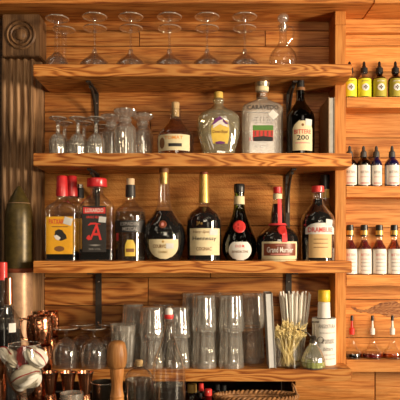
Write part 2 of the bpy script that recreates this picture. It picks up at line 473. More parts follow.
    def band(s, name, y0, y1, mat, k=1.0, parent=None, eps=.0007, n=4):
        """sleeve all round the bottle"""
        pts = []
        for j in range(n+1):
            z = s.z(y0+(y1-y0)*j/n); p = s.at(z); pts.append((z, p[1]*k+eps, p[2], p[3]))
        bm = BM(); s._skin(bm, pts, 1.0); return build(name, bm, mat, parent or s.root, ang=50)
    def lathe(s, name, prof, mat, parent=None, seg=28, ripple=None):
        """(py, halfwidth px) profile on the bottle axis"""
        return lathe_obj(name, [(S(hw, s.d), s.z(py)) for py, hw in prof], mat, parent or s.root, seg, ripple)
    def disc(s, name, cx, cy, r, mat, h=.0025, parent=None, seg=20):
        """raised seal on the front"""
        bm = BM(); x0, z0 = S(cx, s.d), s.z(cy); R = S(r, s.d)
        rings = []
        for rr, hh in ((1, -.002), (1, h*.6), (.85, h), (.6, h*.75)):
            rings.append([bm.verts.new((x0+R*rr*math.cos(2*PI*k/seg), s.front(x0+R*rr*math.cos(2*PI*k/seg), z0+R*rr*math.sin(2*PI*k/seg), hh), z0+R*rr*math.sin(2*PI*k/seg))) for k in range(seg)])
        for A, B in zip(rings[:-1], rings[1:]):
            for k in range(seg): bm.faces.new((A[k], A[(k+1) % seg], B[(k+1) % seg], B[k]))
        bm.faces.new(rings[-1])
        return build(name, bm, mat, parent or s.root, ang=60)

def cap_prof(y0, y1, h0, h1=None, r=.8):
    h1 = h1 or h0
    return [(y0, 0), (y0, h0-r), (y0+r*.6, h0), (y1, h1), (y1, 0)]

# ------------------------------------------------------------------ the setting
WB = 2.215            # back wall
DP = 2.115            # front of post and ledges
X_POST0, X_POST1 = PX(335, DP), PX(346, DP)
X_SH0, X_SH1 = PX(33, 2.0), PX(352, 2.0)
XW0 = PX(43, 2.2)
Z1t, Z1b = (VY-64)*2/F, (VY-76)*2/F
Z2t, Z2b = (VY-153)*2/F, (VY-166)*2/F
Z3t, Z3b = (VY-261)*2/F, (VY-273)*2/F
Z4t, Z4b = (VY-369.5)*2/F, (VY-381.5)*2/F
ZC, ZL = -.62, -.47
DB = 1.868

def zw(py, d=WB): return PZ(py, d)

def planks(bm, x0, x1, rows, d, t, splits=None, gap=.0022):
    """rows: world z levels from top to bottom; splits: {row: [x...]}"""
    for j, (a, b) in enumerate(zip(rows[:-1], rows[1:])):
        xs = [x0] + (splits or {}).get(j, []) + [x1]
        for k, (u, v) in enumerate(zip(xs[:-1], xs[1:])):
            off = random.uniform(0, .003)
            box(bm, u+gap/2, v-gap/2, d+off, d+t, b+gap, a-gap*.2, rnd=random.random(), bev=.0012)

bm = BM()
rows = [E+.98] + [zw(y) for y in (16, 31, 46.5, 68, 91, 112, 132, 160)]
planks(bm, XW0, X_POST0+.03, rows, WB, .03, {0: [.1], 2: [-.24, .22], 4: [-.11], 5: [.2], 6: [-.2]})
wb = structure(build('wall_back', bm, M['wall'], smooth=False))
bm = BM()
planks(bm, XW0, X_POST0+.03, [zw(160), zw(226), zw(278)], WB, .03, {1: [.02]})
o = build('sawn_panel', bm, M['wall_saw'], wb, smooth=False)
bm = BM()
planks(bm, XW0, X_POST0+.03, [zw(278), zw(306), zw(338), E+Z4b-.005], WB, .03, {0: [PX(148, WB)], 1: [.12], 2: [-.05]})
build('lower_planks', bm, M['wall_fig'], wb, smooth=False)
# solid backing behind the planks
bm = BM(); box(bm, -1.2, 1.2, WB+.031, WB+.06, E+Z4b-.005, E+1.0)
build('backing', bm, M['dark'], wb, smooth=False)

# right-hand section: planks behind the ledges
bm = BM()
rows = [E+.98] + [zw(y) for y in (18, 30, 46, 72, 108, 138, 158, 188, 228, 262, 300, 338, 372)]
planks(bm, X_POST1-.03, 1.1, rows, WB, .03, {1: [.8], 4: [.75], 6: [.9], 9: [.7]})
structure(build('wall_right', bm, M['right'], smooth=False))

wr = [o for o in C.objects if o.name == 'wall_right'][0]
def stain(pts, mat):
    bm = BM(); y = WB-.0006
    top = crom([p[:2] for p in pts], 6); bot = crom([(p[0], p[2]) for p in pts], 6)
    r = random.Random(3); V = []
    for (x, a), (_, b) in zip(top, bot):
        a += r.uniform(-.7, .7); b += r.uniform(-.7, .7)
        V.append((bm.verts.new((PX(x, WB), y, PZ(a, WB))), bm.verts.new((PX(x, WB), y, PZ(b, WB)))))
    for p, q_ in zip(V[:-1], V[1:]): bm.faces.new((p[0], q_[0], q_[1], p[1]))
    build('weather_stain', bm, mat, wr, smooth=False)
stain([(352, 306.5, 308), (358, 308.5, 312), (366, 309.5, 312.5), (374, 306, 313.5), (382, 302.5, 314), (390, 301, 317), (397, 302, 317.5), (404, 305, 316), (412, 308, 313)], wood('weather stain', (.50, .22, .07), (.36, .13, .035), (.20, .06, .015), 'X', rings=12, nscale=8, stretch=.4, fine=.5))

# post beside the shelves and the header above
bm = BM(); box(bm, X_POST0, X_POST1, DP, WB, E+Z4b-.004, PZ(25, DP), rnd=.3, bev=.0015)
box(bm, X_POST0, X_POST1, DP, WB, PZ(25, DP)+.001, PZ(11, DP)-.0005, rnd=.8, bev=.0015)
structure(build('trim_1', bm, M['post'], smooth=False))
bm = BM(); box(bm, X_POST1+.001, 1.1, 2.19, WB, PZ(25, DP)+.001, PZ(11, DP)-.0005, rnd=.7, bev=.0015)
structure(build('trim_2', bm, M['right'], smooth=False))
bm = BM(); XS = PX(374, 2.045)
box(bm, -1.0, XS-.001, 2.045, WB, PZ(11, DP), E+.98, rnd=.45, bev=.002)
box(bm, XS+.001, 1.1, 2.045, WB, PZ(11, DP), E+.98, rnd=.5, bev=.002)
structure(build('trim_3', bm, M['wall'], smooth=False))

# left trim plank, fluted pilaster with its rosette block
bm = BM(); box(bm, PX(33.5, 2.19), XW0-.0005, 2.185, WB+.03, E+ZC, PZ(14, 2.19), rnd=.2, bev=.002)
structure(build('trim_4', bm, M['pil'], smooth=False))
xa, xb = PX(1.5, 2.15), PX(33, 2.15)
pts = []
nfl = 4; wd = xb-xa; nn = 14
for k in range(nfl):
    f0 = xa + wd*(.05+.9*k/nfl); f1 = f0 + wd*.9/nfl
    for j in range(nn+1):
        u = j/nn; x = f0+(f1-f0)*u
        dep = 0 if u < .14 or u > .86 else .011*math.sin(PI*(u-.14)/.72)**.6
        pts.append((x, 2.15+dep))
poly = [(xa, 2.152)] + pts + [(xb, 2.152), (xb, WB+.03), (xa, WB+.03)]
bm = BM(); prism(bm, poly, E+ZC, PZ(56, 2.15), rnd=.6, axis='Z')
pil = structure(build('trim_5', bm, M['pil'], smooth=True, ang=50))
bx0, bx1, bz0, bz1 = PX(2, 2.12), PX(39.5, 2.12), PZ(56, 2.12), PZ(14, 2.12)
bm = BM(); box(bm, bx0, bx1, 2.12, WB, bz0, bz1, rnd=.9, bev=.003)
blk = build('rosette_block', bm, M['rosette'], pil, smooth=False)
cx, cz = PX(21, 2.12), PZ(35, 2.12)
prof = [(.0, -.012), (.016, -.011), (.020, -.004), (.021, .004), (.027, .006), (.030, -.003), (.034, -.006), (.038, -.001), (.040, .004), (.043, .002), (.047, -.006), (.051, -.004), (.053, .004)]
bm = BM(); lathe(bm, prof, 48)
bmesh.ops.rotate(bm, verts=bm.verts, cent=(0, 0, 0), matrix=Matrix.Rotation(PI/2, 3, 'X'))
# lathe axis now along Y; its negative height faces the room
for v in bm.verts: v.co.y = -abs(v.co.y) if False else v.co.y
bmesh.ops.scale(bm, vec=(1, -1, 1), verts=bm.verts)
bmesh.ops.translate(bm, verts=bm.verts, vec=(cx, 2.1195, cz))
bm2 = bm
if min(v.co.y for v in bm.verts) > 2.112:
    for v in bm.verts: v.co.y = 2*2.1195 - v.co.y
build('rosette', bm, M['rosette'], blk, ang=70)
bm = BM(); box(bm, -1.2, xa-.002, 2.18, WB+.03, E+ZC, E+.98, rnd=.15)
structure(build('wall_left', bm, M['dark'], smooth=False))

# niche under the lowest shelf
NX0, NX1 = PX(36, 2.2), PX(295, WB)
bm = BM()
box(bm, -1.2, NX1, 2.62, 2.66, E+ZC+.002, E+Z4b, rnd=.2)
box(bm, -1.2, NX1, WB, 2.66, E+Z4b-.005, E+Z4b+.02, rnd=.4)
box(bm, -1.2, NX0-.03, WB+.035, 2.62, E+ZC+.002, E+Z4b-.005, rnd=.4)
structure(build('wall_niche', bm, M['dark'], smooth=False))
bm = BM()
box(bm, NX1, .62, WB, 2.6, E+ZC, E+Z4b-.006, rnd=.35, bev=.002)
box(bm, .622, 1.1, WB, 2.6, E+ZC, E+Z4b-.006, rnd=.85, bev=.002)
structure(build('wall_lower', bm, M['right'], smooth=False))

bm = BM(); box(bm, -3, 3, -3, 2.7, -.02, 0)
structure(build('floor', bm, M['floor'], smooth=False))
ct = thing('bar_counter', 'dark wooden back bar counter below all the shelves', 'counter', (0, 1.9, 0))
bm = BM(); box(bm, -1.15, 1.15, -.55, .705, E+ZC-.04, E+ZC, bev=.003); build('worktop', bm, M['dark'], ct, smooth=False)
bm = BM(); box(bm, -1.1, 1.1, -.48, .70, 0, E+ZC-.04); build('cabinet', bm, M['dark'], ct, smooth=False)
rl = thing('service_ledge', 'raised dark service ledge along the front of the back bar counter', 'ledge', (0, 1.6, E+ZC))
bm = BM(); box(bm, -1.1, 1.1, -.25, DB-1.6, .12, ZL-ZC, bev=.003); build('top_board', bm, M['dark'], rl, smooth=False)
bm = BM(); box(bm, -1.08, 1.08, -.235, DB-1.615, 0, .12); build('riser', bm, M['dark'], rl, smooth=False)

# shelves
def shelf(zt, zb, label, rnd, x0=X_SH0):
    bm = BM()
    q = X_POST0-.0008
    pts = [(x0, 2.0), (X_SH1, 2.0), (X_SH1, DP-.0008), (q, DP-.0008), (q, WB-.001), (x0, WB-.001)]
    prism(bm, pts, E+zb, E+zt, rnd, axis='Z')
    bmesh.ops.bevel(bm, geom=list(bm.edges), offset=.0022, segments=2, affect='EDGES')
    lay = bm.verts.layers.float.get('rnd')
    for v in bm.verts: v[lay] = rnd
    return tag(build('wall_shelf', bm, M['shelf'], smooth=False), label, 'shelf', 'thick plank shelves on the wall')
shelf(Z1t, Z1b, 'topmost thick plank shelf, carrying upturned stemmed cocktail glasses', .62)
shelf(Z2t, Z2b, 'second plank shelf from the top, carrying small upturned glasses and four bottles', .18)
shelf(Z3t, Z3b, 'third plank shelf from the top, carrying the row of liqueur bottles', .37)
shelf(Z4t, Z4b, 'lowest plank shelf, carrying tumblers, straws and cocktail picks', .81, x0=PX(38, 2.0))

def ledge(yt, yb, label, rnd):
    bm = BM(); box(bm, X_POST1+.0005, 1.05, DP, WB-.0005, PZ(yb, DP), PZ(yt, DP), rnd, bev=.0015)
    return tag(build('bottle_ledge', bm, M['right'], smooth=False), label, 'ledge', 'narrow bottle ledges right of the post')
LG = []
for yt, yb, lb, r in ((97, 107.5, 'narrow plank ledge under the yellow-labelled dropper bottles', .2), (186, 197, 'narrow plank ledge under the white-labelled dropper bottles with cobalt glass', .5),
                      (275, 286, 'narrow plank ledge under the white-labelled red bitters bottles', .8), (360, 372, 'lowest narrow plank ledge under the conical pourer bottles', .33)):
    ledge(yt, yb, lb, r); LG.append((VY-yt)*DP/F)

# shelf brackets
def bracket_obj(px, zb, hgt, label, w=.016, brace=True):
    t = thing('shelf_bracket', label, 'bracket', (PX(px, 2.2), WB-.001, E+zb), 'black iron shelf brackets')
    bm = BM(); box(bm, -w/2, w/2, -.006, 0, -hgt, -.001, bev=.001)
    build('wall_plate', bm, M['iron'], t, smooth=False)
    bm = BM(); box(bm, -w/2, w/2, -.165, -.006, -.007, -.001, bev=.001)
    build('arm', bm, M['iron'], t, smooth=False)
    bm = BM(); pts = []
    for k in range(15):
        u = k/14; a = u*PI/2
        pts.append((0, -.010-.115*(1-math.sin(a))**1.1*1.0, -.012-.13*(1-math.cos(a))))
    tube(bm, pts, .0055, 8)
    if brace: build('brace', bm, M['iron'], t)
    for z in (-.04, -hgt+.012):
        bm = BM(); lathe(bm, [(0, .0), (.004, .0), (.004, .002), (.002, .004), (0, .0042)], 10)
        bmesh.ops.rotate(bm, verts=bm.verts, cent=(0, 0, 0), matrix=Matrix.Rotation(PI/2, 3, 'X'))
        bmesh.ops.translate(bm, verts=bm.verts, vec=(0, -.006, z)); build('screw', bm, M['steel'], t)
    return t
bracket_obj(96, Z1b, .22, 'black iron bracket under the left part of the topmost shelf')
bracket_obj(289, Z1b, .22, 'black iron bracket under the topmost shelf, behind the dark bottle')
bracket_obj(97, Z2b, .22, 'black iron bracket under the second shelf, behind the red-capped black-label bottle')
bracket_obj(288, Z2b, .22, 'black iron bracket under the second shelf, beside the red-ribboned bottle')
bracket_obj(98, Z3b, .2, 'black iron bracket under the left part of the third shelf', w=.022, brace=False)
bracket_obj(289, Z3b, .2, 'black iron bracket under the third shelf, above the white straws', w=.022, brace=False)

# ------------------------------------------------------------------ stemware on the top shelf
def flip(prof, h): return [(r, h-z) for r, z in prof]
def foot_rim(t, r, z, w=.0021):
    bm = BM(); tube(bm, [(r*math.cos(a), r*math.sin(a), z) for a in [2*PI*i/40 for i in range(40)]], w, 6, closed=True)
    build('foot_rim', bm, M['rimglass'], t)
def martini(name, label, loc, group):
    h = .178
    t = thing(name, label, 'glass', loc, group)
    # upright profile: foot, stem
    foot = crom([(0, .0), (.0395, .0), (.0395, .0), (.0408, .002), (.0400, .0042), (.030, .0056), (.010, .0095), (.0048, .020)], 4)
    stem = [(.0046, .021), (.0037, .05), (.0036, .09), (.0048, .112)]
    bowl_o = crom([(.0075, .114), (.0085, .123), (.013, .130), (.029, .1435), (.045, .157), (.0525, .170), (.0535, .1775)], 4)
    bowl_i = [(.0522, .178), (.051, .170), (.0438, .1585), (.028, .1455), (.012, .134), (0, .130)]
    bm = BM(); lathe(bm, flip(bowl_o+bowl_i, h), 36); build('bowl', bm, M['balloon'], t)
    bm = BM(); lathe(bm, flip(stem, h), 16); build('stem', bm, M['glass'], t)
    bm = BM(); lathe(bm, flip(foot, h), 36); build('foot', bm, M['foot'], t)
    foot_rim(t, .0402, h-.0024)
    return t
ords = ['first', 'second', 'third', 'fourth', 'fifth', 'sixth']
mg = None
for i, px in enumerate((95, 131, 169.5, 207, 244.5)):
    for row, d in (('front', 2.0535), ('back', 2.161)):
        lb = '%s-row upturned martini glass on the top shelf, %s from the left' % (row, ords[i]) if i != 4 else '%s-row upturned martini glass on the top shelf, beside the handled decanter' % row
        loc = (PX(px, 2.06) * (1 if row == 'front' else 1.05), d, E+Z1t)
        if mg is None: mg = martini('martini_glass', lb, loc, 'upturned martini glasses on the top shelf')
        else: copy_tree(mg, loc, lb, 'upturned martini glasses on the top shelf')
# two hollow-stem coupes at the far left
def coupe(label, loc, group):
    h = .172; t = thing('coupe_glass', label, 'glass', loc, group)
    foot = crom([(0, .0), (.0385, .0), (.0385, .0), (.0385, .003), (.022, .007), (.013, .012), (.0100, .022)], 4)
    stem = [(.0100, .0221), (.0092, .05), (.0088, .09), (.0105, .118)]
    bowl_o = crom([(.0125, .119), (.020, .128), (.036, .145), (.0445, .1715)], 4); bowl_i = [(.043, .172), (.034, .147), (.018, .132), (0, .128)]
    bm = BM(); lathe(bm, flip(bowl_o+bowl_i, h), 36); build('bowl', bm, M['balloon'], t)
    bm = BM(); lathe(bm, flip(stem, h), 20); build('stem', bm, M['glass'], t)
    bm = BM(); lathe(bm, flip(foot, h), 36); build('foot', bm, M['foot'], t)
    foot_rim(t, .038, h-.002)
    return t
cg = coupe('upturned thick-stemmed coupe at the left end of the top shelf, in front', (PX(57.5, 2.06), 2.056, E+Z1t), 'upturned coupes at the left end of the top shelf')
copy_tree(cg, (PX(64, 2.16), 2.160, E+Z1t), 'upturned thick-stemmed coupe at the left end of the top shelf, behind another', 'upturned coupes at the left end of the top shelf')

b = Bottle('decanter', 'small round glass decanter with ball stopper and loop handle on the top shelf', 'decanter', 283, 2.10, Z1t,
           [(25.5, 5.2), (25.5, 5.2), (27, 5.6), (28.5, 4.4), (34, 3.6), (42, 4.2), (48, 8), (54, 12.5), (61, 14.2), (68, 13)], M['glass_b'])
b.lathe('stopper', [(13.5, 0), (14, 3), (16, 5), (18.5, 5.6), (21, 4.8), (23, 2.8), (25, 2.4), (25.4, 4.6), (27.5, 3.6), (32, 2.8), (32, 0)], M['cut'])
bm = BM(); hp = [(S(x-283, 2.10), 0, b.z(y)) for x, y in ((286.5, 28), (290, 26.5), (293, 28.5), (293.8, 33), (292, 38.5), (288.5, 43), (286.5, 45.5))]
tube(bm, [tuple(p) for p in crom(hp, 4)], .0032, 8); build('handle', bm, M['glass_b'], b.root)

# ------------------------------------------------------------------ second shelf
def cordial(label, loc, group):
    h = .124; t = thing('cordial_glass', label, 'glass', loc, group)
    foot = crom([(0, .0), (.0300, .0), (.0300, .0), (.0300, .003), (.018, .008), (.0085, .013), (.0058, .024)], 4)
    stem = [(.0058, .0241), (.0056, .034), (.0078, .040), (.0060, .046), (.0075, .052)]
    bowl_o = crom([(.0085, .0525), (.018, .059), (.0262, .075), (.0285, .095), (.0265, .1235)], 4); bowl_i = [(.025, .124), (.0265, .095), (.024, .076), (.015, .064), (0, .060)]
    rp = lambda a, z: 1 + .05*math.cos(9*a)
    bm = BM(); lathe(bm, flip(bowl_o+bowl_i, h), 60, rp); build('bowl', bm, M['cut'], t)
    bm = BM(); lathe(bm, flip(stem, h), 16); build('stem', bm, M['cut'], t)
    bm = BM(); lathe(bm, flip(foot, h), 36); build('foot', bm, M['foot'], t)
    foot_rim(t, .0295, h-.0022)
    return t
G = 'upturned cordial glasses on the second shelf'
c0 = None
for i, (px, d, lb) in enumerate(((58, 2.036, 'upturned cordial glass on the second shelf, leftmost of the front row'), (78, 2.036, 'upturned cordial glass on the second shelf, middle of the front row'),
        (96, 2.036, 'upturned cordial glass on the second shelf, front row beside the pressed goblets'), (64.5, 2.115, 'upturned cordial glass on the second shelf, leftmost of the back row'),
        (84, 2.115, 'upturned cordial glass on the second shelf, middle of the back row'), (101, 2.165, 'upturned cordial glass on the second shelf, back row beside the pressed goblets'))):
    loc = (PX(px, d), d, E+Z2t)
    if c0 is None: c0 = cordial(lb, loc, G)
    else: copy_tree(c0, loc, lb, G)

def goblet(label, loc, group):
    h = .154; t = thing('pressed_goblet', label, 'glass', loc, group)
    sc = lambda a, z: 1 + .05*math.cos(14*a)
    fl = lambda a, z: 1 + .03*abs(math.cos(5*a))
    foot = [(0, 0), (.034, 0), (.037, .003), (.036, .010), (.028, .019), (.020, .024), (.018, .026)]
    neck = crom([(.018, .0262), (.0215, .031), (.0225, .037), (.019, .043)], 4)
    bo = crom([(.020, .0435), (.027, .052), (.0345, .062), (.0365, .075), (.0375, .11), (.0385, .1535)], 4); bi = [(.036, .154), (.0345, .11), (.033, .078), (.02, .060), (0, .056)]
    bm = BM(); lathe(bm, flip(bo+bi, h), 60, fl); build('bowl', bm, M['cut'], t)
    bm = BM(); lathe(bm, flip(neck, h), 30); build('neck', bm, M['cut'], t)
    bm = BM(); lathe(bm, flip(foot, h), 84, sc); build('foot', bm, M['cut'], t)
    return t
G = 'upturned pressed goblets on the second shelf'
g0 = goblet('upturned pressed glass goblet with scalloped foot, in front of its two neighbours', (PX(125, 2.05), 2.048, E+Z2t), G)
copy_tree(g0, (PX(111.3, 2.135), 2.135, E+Z2t), 'upturned pressed glass goblet with scalloped foot, beside the cordial glasses', G)
copy_tree(g0, (PX(142.5, 2.12), 2.12, E+Z2t), 'upturned pressed glass goblet with scalloped foot, nearest the round cork-stopped bottle', G)

ell = lambda v: math.sqrt(max(.02, 1-(2*v-1)**2))
def sticker(b, cx, cy, w, h, rot=.2, mat='lab_white', eps=.0016):
    c, s = math.cos(rot), math.sin(rot)
    pts = [(cx+x*c-y*s, cy+x*s+y*c) for x, y in ((-w, -h), (0, -h), (w, -h), (w, 0), (w, h), (0, h), (-w, h), (-w, 0))]
    st = b.poly('price_sticker', pts, M[mat], eps); 
    b.text('$', cx, w*.3, cy-h*.5, cy+h*.5, M['inkgrey'], eps+.0004, st, rot=rot) if False else None
    return st

# round cork-stopped bottle
b = Bottle('spirit_bottle', 'round-bodied cork-stopped bottle with cream label on the second shelf', 'bottle', 175.5, 2.09, Z2t,
           [(109.5, 5.6), (109.5, 5.6), (111, 5.8), (117, 5.4), (122, 7.0), (127, 11.5), (132, 16), (138, 18.3), (146, 18.6), (152, 18)], M['glass_b'])
b.liquid(120, M['sloe'])
b.lathe('cork', [(102.5, 0), (102.5, 3.6), (103.2, 4.0), (117, 3.5), (117, 0)], M['cork'])
lb = b.patch('label', -1, 15.5, 137.3, 153, M['lab_cream'])
b.text('TOMAT', -1, 9, 139, 142.4, M['orange'], parent=lb)
b.patch('stamp', .5, 6.5, 146.3, 149.4, M['inkblack'], .0014, lb)
b.patch('emblem', -12.5, 2.6, 140, 151, M['brownink'], .0010, lb, ell)

# cut-glass bottle
rp = lambda t, z: 1 + .022*abs(math.sin(9*t + 30*z))
b = Bottle('whisky_bottle', 'broad cut-glass bottle with gold cap and yellow label on the second shelf', 'bottle', 218.5, 2.09, Z2t,
           [(98.5, 3.6), (98.5, 4.4), (101, 5.6), (104, 4.6), (106, 5.4), (109, 8.5, 2.2, .9), (113, 16.5, 2.4, .7), (119, 20.8, 2.6, .62), (132, 21, 2.7, .6), (143, 18.8, 2.7, .6), (152, 16.2, 2.7, .62)], M['crown'], seg=96, ripple=rp)
b.lathe('cap', cap_prof(92, 98.6, 4.3, 4.5), M['goldcap'], ripple=lambda a, z: 1+.02*math.cos(24*a), seg=72)
lb = b.patch('label', 1.5, 8.8, 123, 145.5, M['lab_gold'], .0028, shape=lambda v: 1-.28*max(0, .3-v)/.3 if v < .3 else 1 - .18*max(0, v-.7)/.3)
b.poly('crest', [(-6, 131), (-4.5, 125), (1, 119.5), (7, 125), (9.5, 130), (4.5, 128.5), (1, 126.5), (-3, 129)], M['lab_white'], .0038, lb)
b.poly('purple_band', [(-7, 128), (-4, 122.5), (1, 119), (4, 122), (0, 123.5), (-4, 126.5)], M['purple'], .0044, lb)
b.poly('purple_band', [(4, 121.5), (8, 125), (9.5, 127), (7, 127), (4, 124.5)], M['purple'], .0044, lb)
b.text('Crown Royal', 1.5, 7.6, 132.5, 136.5, M['brownink'], .0042, lb, shear=.3)
b.poly('purple_seal', [(-3, 144), (1.5, 143.2), (6, 144), (6, 145.4), (1.5, 146), (-3, 145.4)], M['purple'], .0042, lb)

# frosted square bottle
b = Bottle('spirit_bottle', 'large frosted square-shouldered bottle with champagne metal cap on the second shelf', 'bottle', 262, 2.085, Z2t,
           [(92, 5.4), (92, 5.4), (98.5, 5.5), (100.5, 7, 2.3, .95), (103, 12.5, 3, .7), (106, 18.3, 4, .56), (110, 20.4, 5, .52), (118, 20.6, 5.5, .52), (152, 20.4, 5.5, .52)], M['frost'], seg=56)
b.lathe('cap', [(78.5, 0), (78.5, 7.4), (79.3, 8.2), (86, 7.2), (87.2, 6.8), (87.2, 0)], M['champagne'])
b.lathe('collar', [(87.2, 0), (87.2, 6.4), (88, 6.9), (91.4, 6.5), (92, 5.8), (92, 0)], M['lab_cream'])
nb = b.band('neck_band', 93.5, 98, M['brownink']); b.text('XO', 0, 2.8, 94.3, 97.3, M['inkwhite'], .0015, nb)
b.text('CARAVEDO', 0, 15.5, 107.6, 112, M['inkblack'], .0012)
b.poly('rule', [(-15, 114.8), (0, 114.8), (8, 114.8), (8, 115.3), (0, 115.3), (-15, 115.3)], M['inkgrey'])
pc = b.patch('picture', 0, 10, 127.5, 143, M['inkred'], .0008)
b.patch('picture_sky', 0, 10, 127.5, 132.5, M['inkgreen'], .0012, pc)
b.poly('picture_ground', [(-9.5, 139), (0, 138), (9.8, 139), (9.8, 143), (0, 143), (-9.5, 143)], M['inkblack'], .0014, pc)
for k in range(5): b.poly('picture_figure', [(-8+4*k, 133), (-6.8+4*k, 133), (-6.5+4*k, 138), (-8.2+4*k, 138)], M['lab_brown'], .0016, pc)
for k, (w, yy) in enumerate(((8, 120), (10, 122.5), (8, 125))): b.text('III I I II I', 0, w, yy-.7, yy+.7, M['inkgrey'], .0010)
b.poly('price_sticker', [(9.5, 111.8), (12.5, 114.5), (15.5, 117), (12.8, 119.8), (10.2, 122.2), (7.5, 119.8), (4.8, 117), (7.2, 114.3)], M['lab_white'], .0018)
b.poly('side_mark', [(-13.5, 139.5), (-11.8, 139.5), (-11.8, 142.5), (-13.5, 142.5)], M['inkpink'])
b.poly('bottom_mark', [(-2, 148.4), (0, 148.2), (2, 148.4), (2, 149.6), (0, 149.8), (-2, 149.6)], M['lab_white'])

# dark bottle
b = Bottle('spirit_bottle', 'dark brown bottle with cream label reading 200 on the second shelf', 'bottle', 300.5, 2.06, Z2t,
           [(89.5, 4.3), (89.5, 4.3), (97, 4.2), (102, 4.8), (106, 7.2), (111, 10.8), (116, 13.3), (122, 14), (152, 13.8)], M['brownglass'])
b.liquid(104, M['amberdk'])
b.lathe('cap', cap_prof(79, 88, 3.6, 3.9), M['black'])
b.lathe('neck_ring', [(88, 0), (88, 4.6), (91, 4.7), (91, 0)], M['brownink'])
lb = b.patch('label', .3, 9.7, 123.5, 152.5, M['lab_cream'], shape=lambda v: .45+.55*min(1, (v/.22))**.6 if v < .22 else 1)
b.text('BITTERE', .3, 8.4, 132, 136.2, M['inkred'], parent=lb)
b.text('200', .3, 6, 137.5, 142.3, M['inkblack'], parent=lb)
b.poly('rule', [(-7, 144.6), (0, 144.6), (7.5, 144.6), (7.5, 145.6), (0, 145.6), (-7, 145.6)], M['inkpink'], parent=lb)
b.disc('emblem', 0, 127.5, 1.3, M['brownink'], .001, lb)
sticker(b, 6, 125, 3.4, 3.2, .05, 'lab_grey')

def slab(name, label, loc, w, dep, h, cov, group=None, tilt=0.0, pages='bookgrey'):
    t = thing(name, label, 'book', loc, group); t.rotation_euler = (0, tilt, 0)
    c = .0025
    bm = BM(); box(bm, c, w-c, .003, dep-.003, .002, h-.003); build('pages', bm, M[pages], t, smooth=False)
    bm = BM(); box(bm, 0, c, 0, dep, 0, h, bev=.0006); build('cover', bm, M[cov], t, smooth=False)
    bm = BM(); box(bm, w-c, w, 0, dep, 0, h, bev=.0006); build('cover', bm, M[cov], t, smooth=False)
    bm = BM(); box(bm, c, w-c, dep-.002, dep, 0, h); build('spine', bm, M[cov], t, smooth=False)
    return t
slab('book', 'thin tan-covered book standing upright against the post on the second shelf', (PX(328.5, 2.03), 2.028, E+Z2t), .0215, .16, (VY-97)*2.03/F-Z2t, 'booktan')

# ------------------------------------------------------------------ third shelf
SQ = lambda: None
def yellow_bottle(label, px, d, nm='liqueur_bottle'):
    k = 1.0
    b = Bottle(nm, label, 'bottle', px, d, Z3t,
           [(195, 5), (195, 5), (199, 5), (201.5, 7, 2.3, .95), (204.5, 11.5, 3.5, .75), (208.5, 15, 5, .6), (214, 15.8, 6, .56), (259, 15.5, 6, .56)], M['glass_b'], seg=48)
    b.liquid(251, M['darkbrown'])
    b.lathe('cap', [(176, 0), (176, 4.6), (177, 5.2), (179.5, 5.1), (180, 5.3), (194, 5.9), (196.4, 5.8), (196.4, 0)], M['red'], ripple=lambda a, z: 1+.012*math.cos(30*a), seg=90)
    return b
b = yellow_bottle('red-capped bottle with orange-yellow label, leftmost in front on the third shelf', 62, 2.06)
lb = b.patch('label', -.5, 13.3, 217, 254, M['lab_yellow'])
b.text('PATXARAN', -.8, 10, 219.5, 224.5, M['inkred'], parent=lb)
b.poly('rule', [(-8, 226.6), (0, 226.6), (8, 226.6), (8, 227.4), (0, 227.4), (-8, 227.4)], M['brownink'], parent=lb)
b.poly('bird', [(-4.5, 231), (-1, 229.5), (2.5, 230.5), (4, 233), (6, 235), (7, 238.5), (4, 240), (1, 241), (-3, 239.5), (-5.5, 236.5)], M['inkblack'], parent=lb)
b.poly('bird_chest', [(-6, 236), (-3, 235), (1, 238), (-1, 240.5), (-4, 239.5)], M['inkwhite'], .0016, parent=lb)
b.patch('oval_mark', -.5, 5, 246, 251.5, M['brownink'], .0012, lb, ell)
sticker(b, 8, 221.5, 4.2, 3.6, .3, 'lab_grey')
b2 = yellow_bottle('red-capped bottle standing behind the orange-yellow label bottle', 71.6, 2.131)
b2.patch('label', 0, 12, 219, 252, M['lab_yellow'])
b3 = Bottle('spirit_bottle', 'slim black-capped bottle behind the two red-capped bottles on the third shelf', 'bottle', 80, 2.186, Z3t,
            [(196, 3.6), (196, 3.6), (202, 3.7), (208, 5.2), (214, 6.4), (257, 6.4)], M['glass_b'])
b3.liquid(212, M['bourbon']); b3.lathe('cap', cap_prof(188, 198, 3.9, 4.2), M['black']); b3.lathe('cap_top', [(184.6, 0), (184.6, 3.2), (188, 3.6), (188, 0)], M['steel'])

b = Bottle('liqueur_bottle', 'square bottle with black label and red letter A under a red ring cap', 'bottle', 97, 2.06, Z3t,
           [(187, 6.4), (187, 6.4), (193, 6.2), (196, 8, 2.4, .95), (200.5, 13, 3.4, .75), (206, 16.6, 5, .58), (212, 17.4, 6, .53), (259, 17.4, 6, .53)], M['glass_b'], seg=52)
b.liquid(249, M['darkbrown'])
b.lathe('cap', [(178.5, 0), (178.5, 9), (179.2, 9.7), (180, 9.8), (186.3, 10.2), (187.2, 9.7), (187.2, 0)], M['red'])
lb = b.patch('label', -1, 11.8, 206.5, 252, M['lab_black'])
rb = b.patch('red_band', -1, 11, 207.8, 214, M['redwax'], .0011, lb); b.text('LUXARDO', -1, 9, 209, 212.8, M['inkwhite'], .0016, rb)
b.text('AMARO ABANO', -1, 8, 216.2, 218.8, M['inkred'], parent=lb)
b.text('A', .2, 6.2, 224.5, 240, M['redwax'], parent=lb, shear=.1)
b.poly('flourish', [(-7.5, 226), (-5, 223.2), (0, 223), (6, 224.6), (0, 224.8), (-4.5, 225)], M['redwax'], parent=lb)
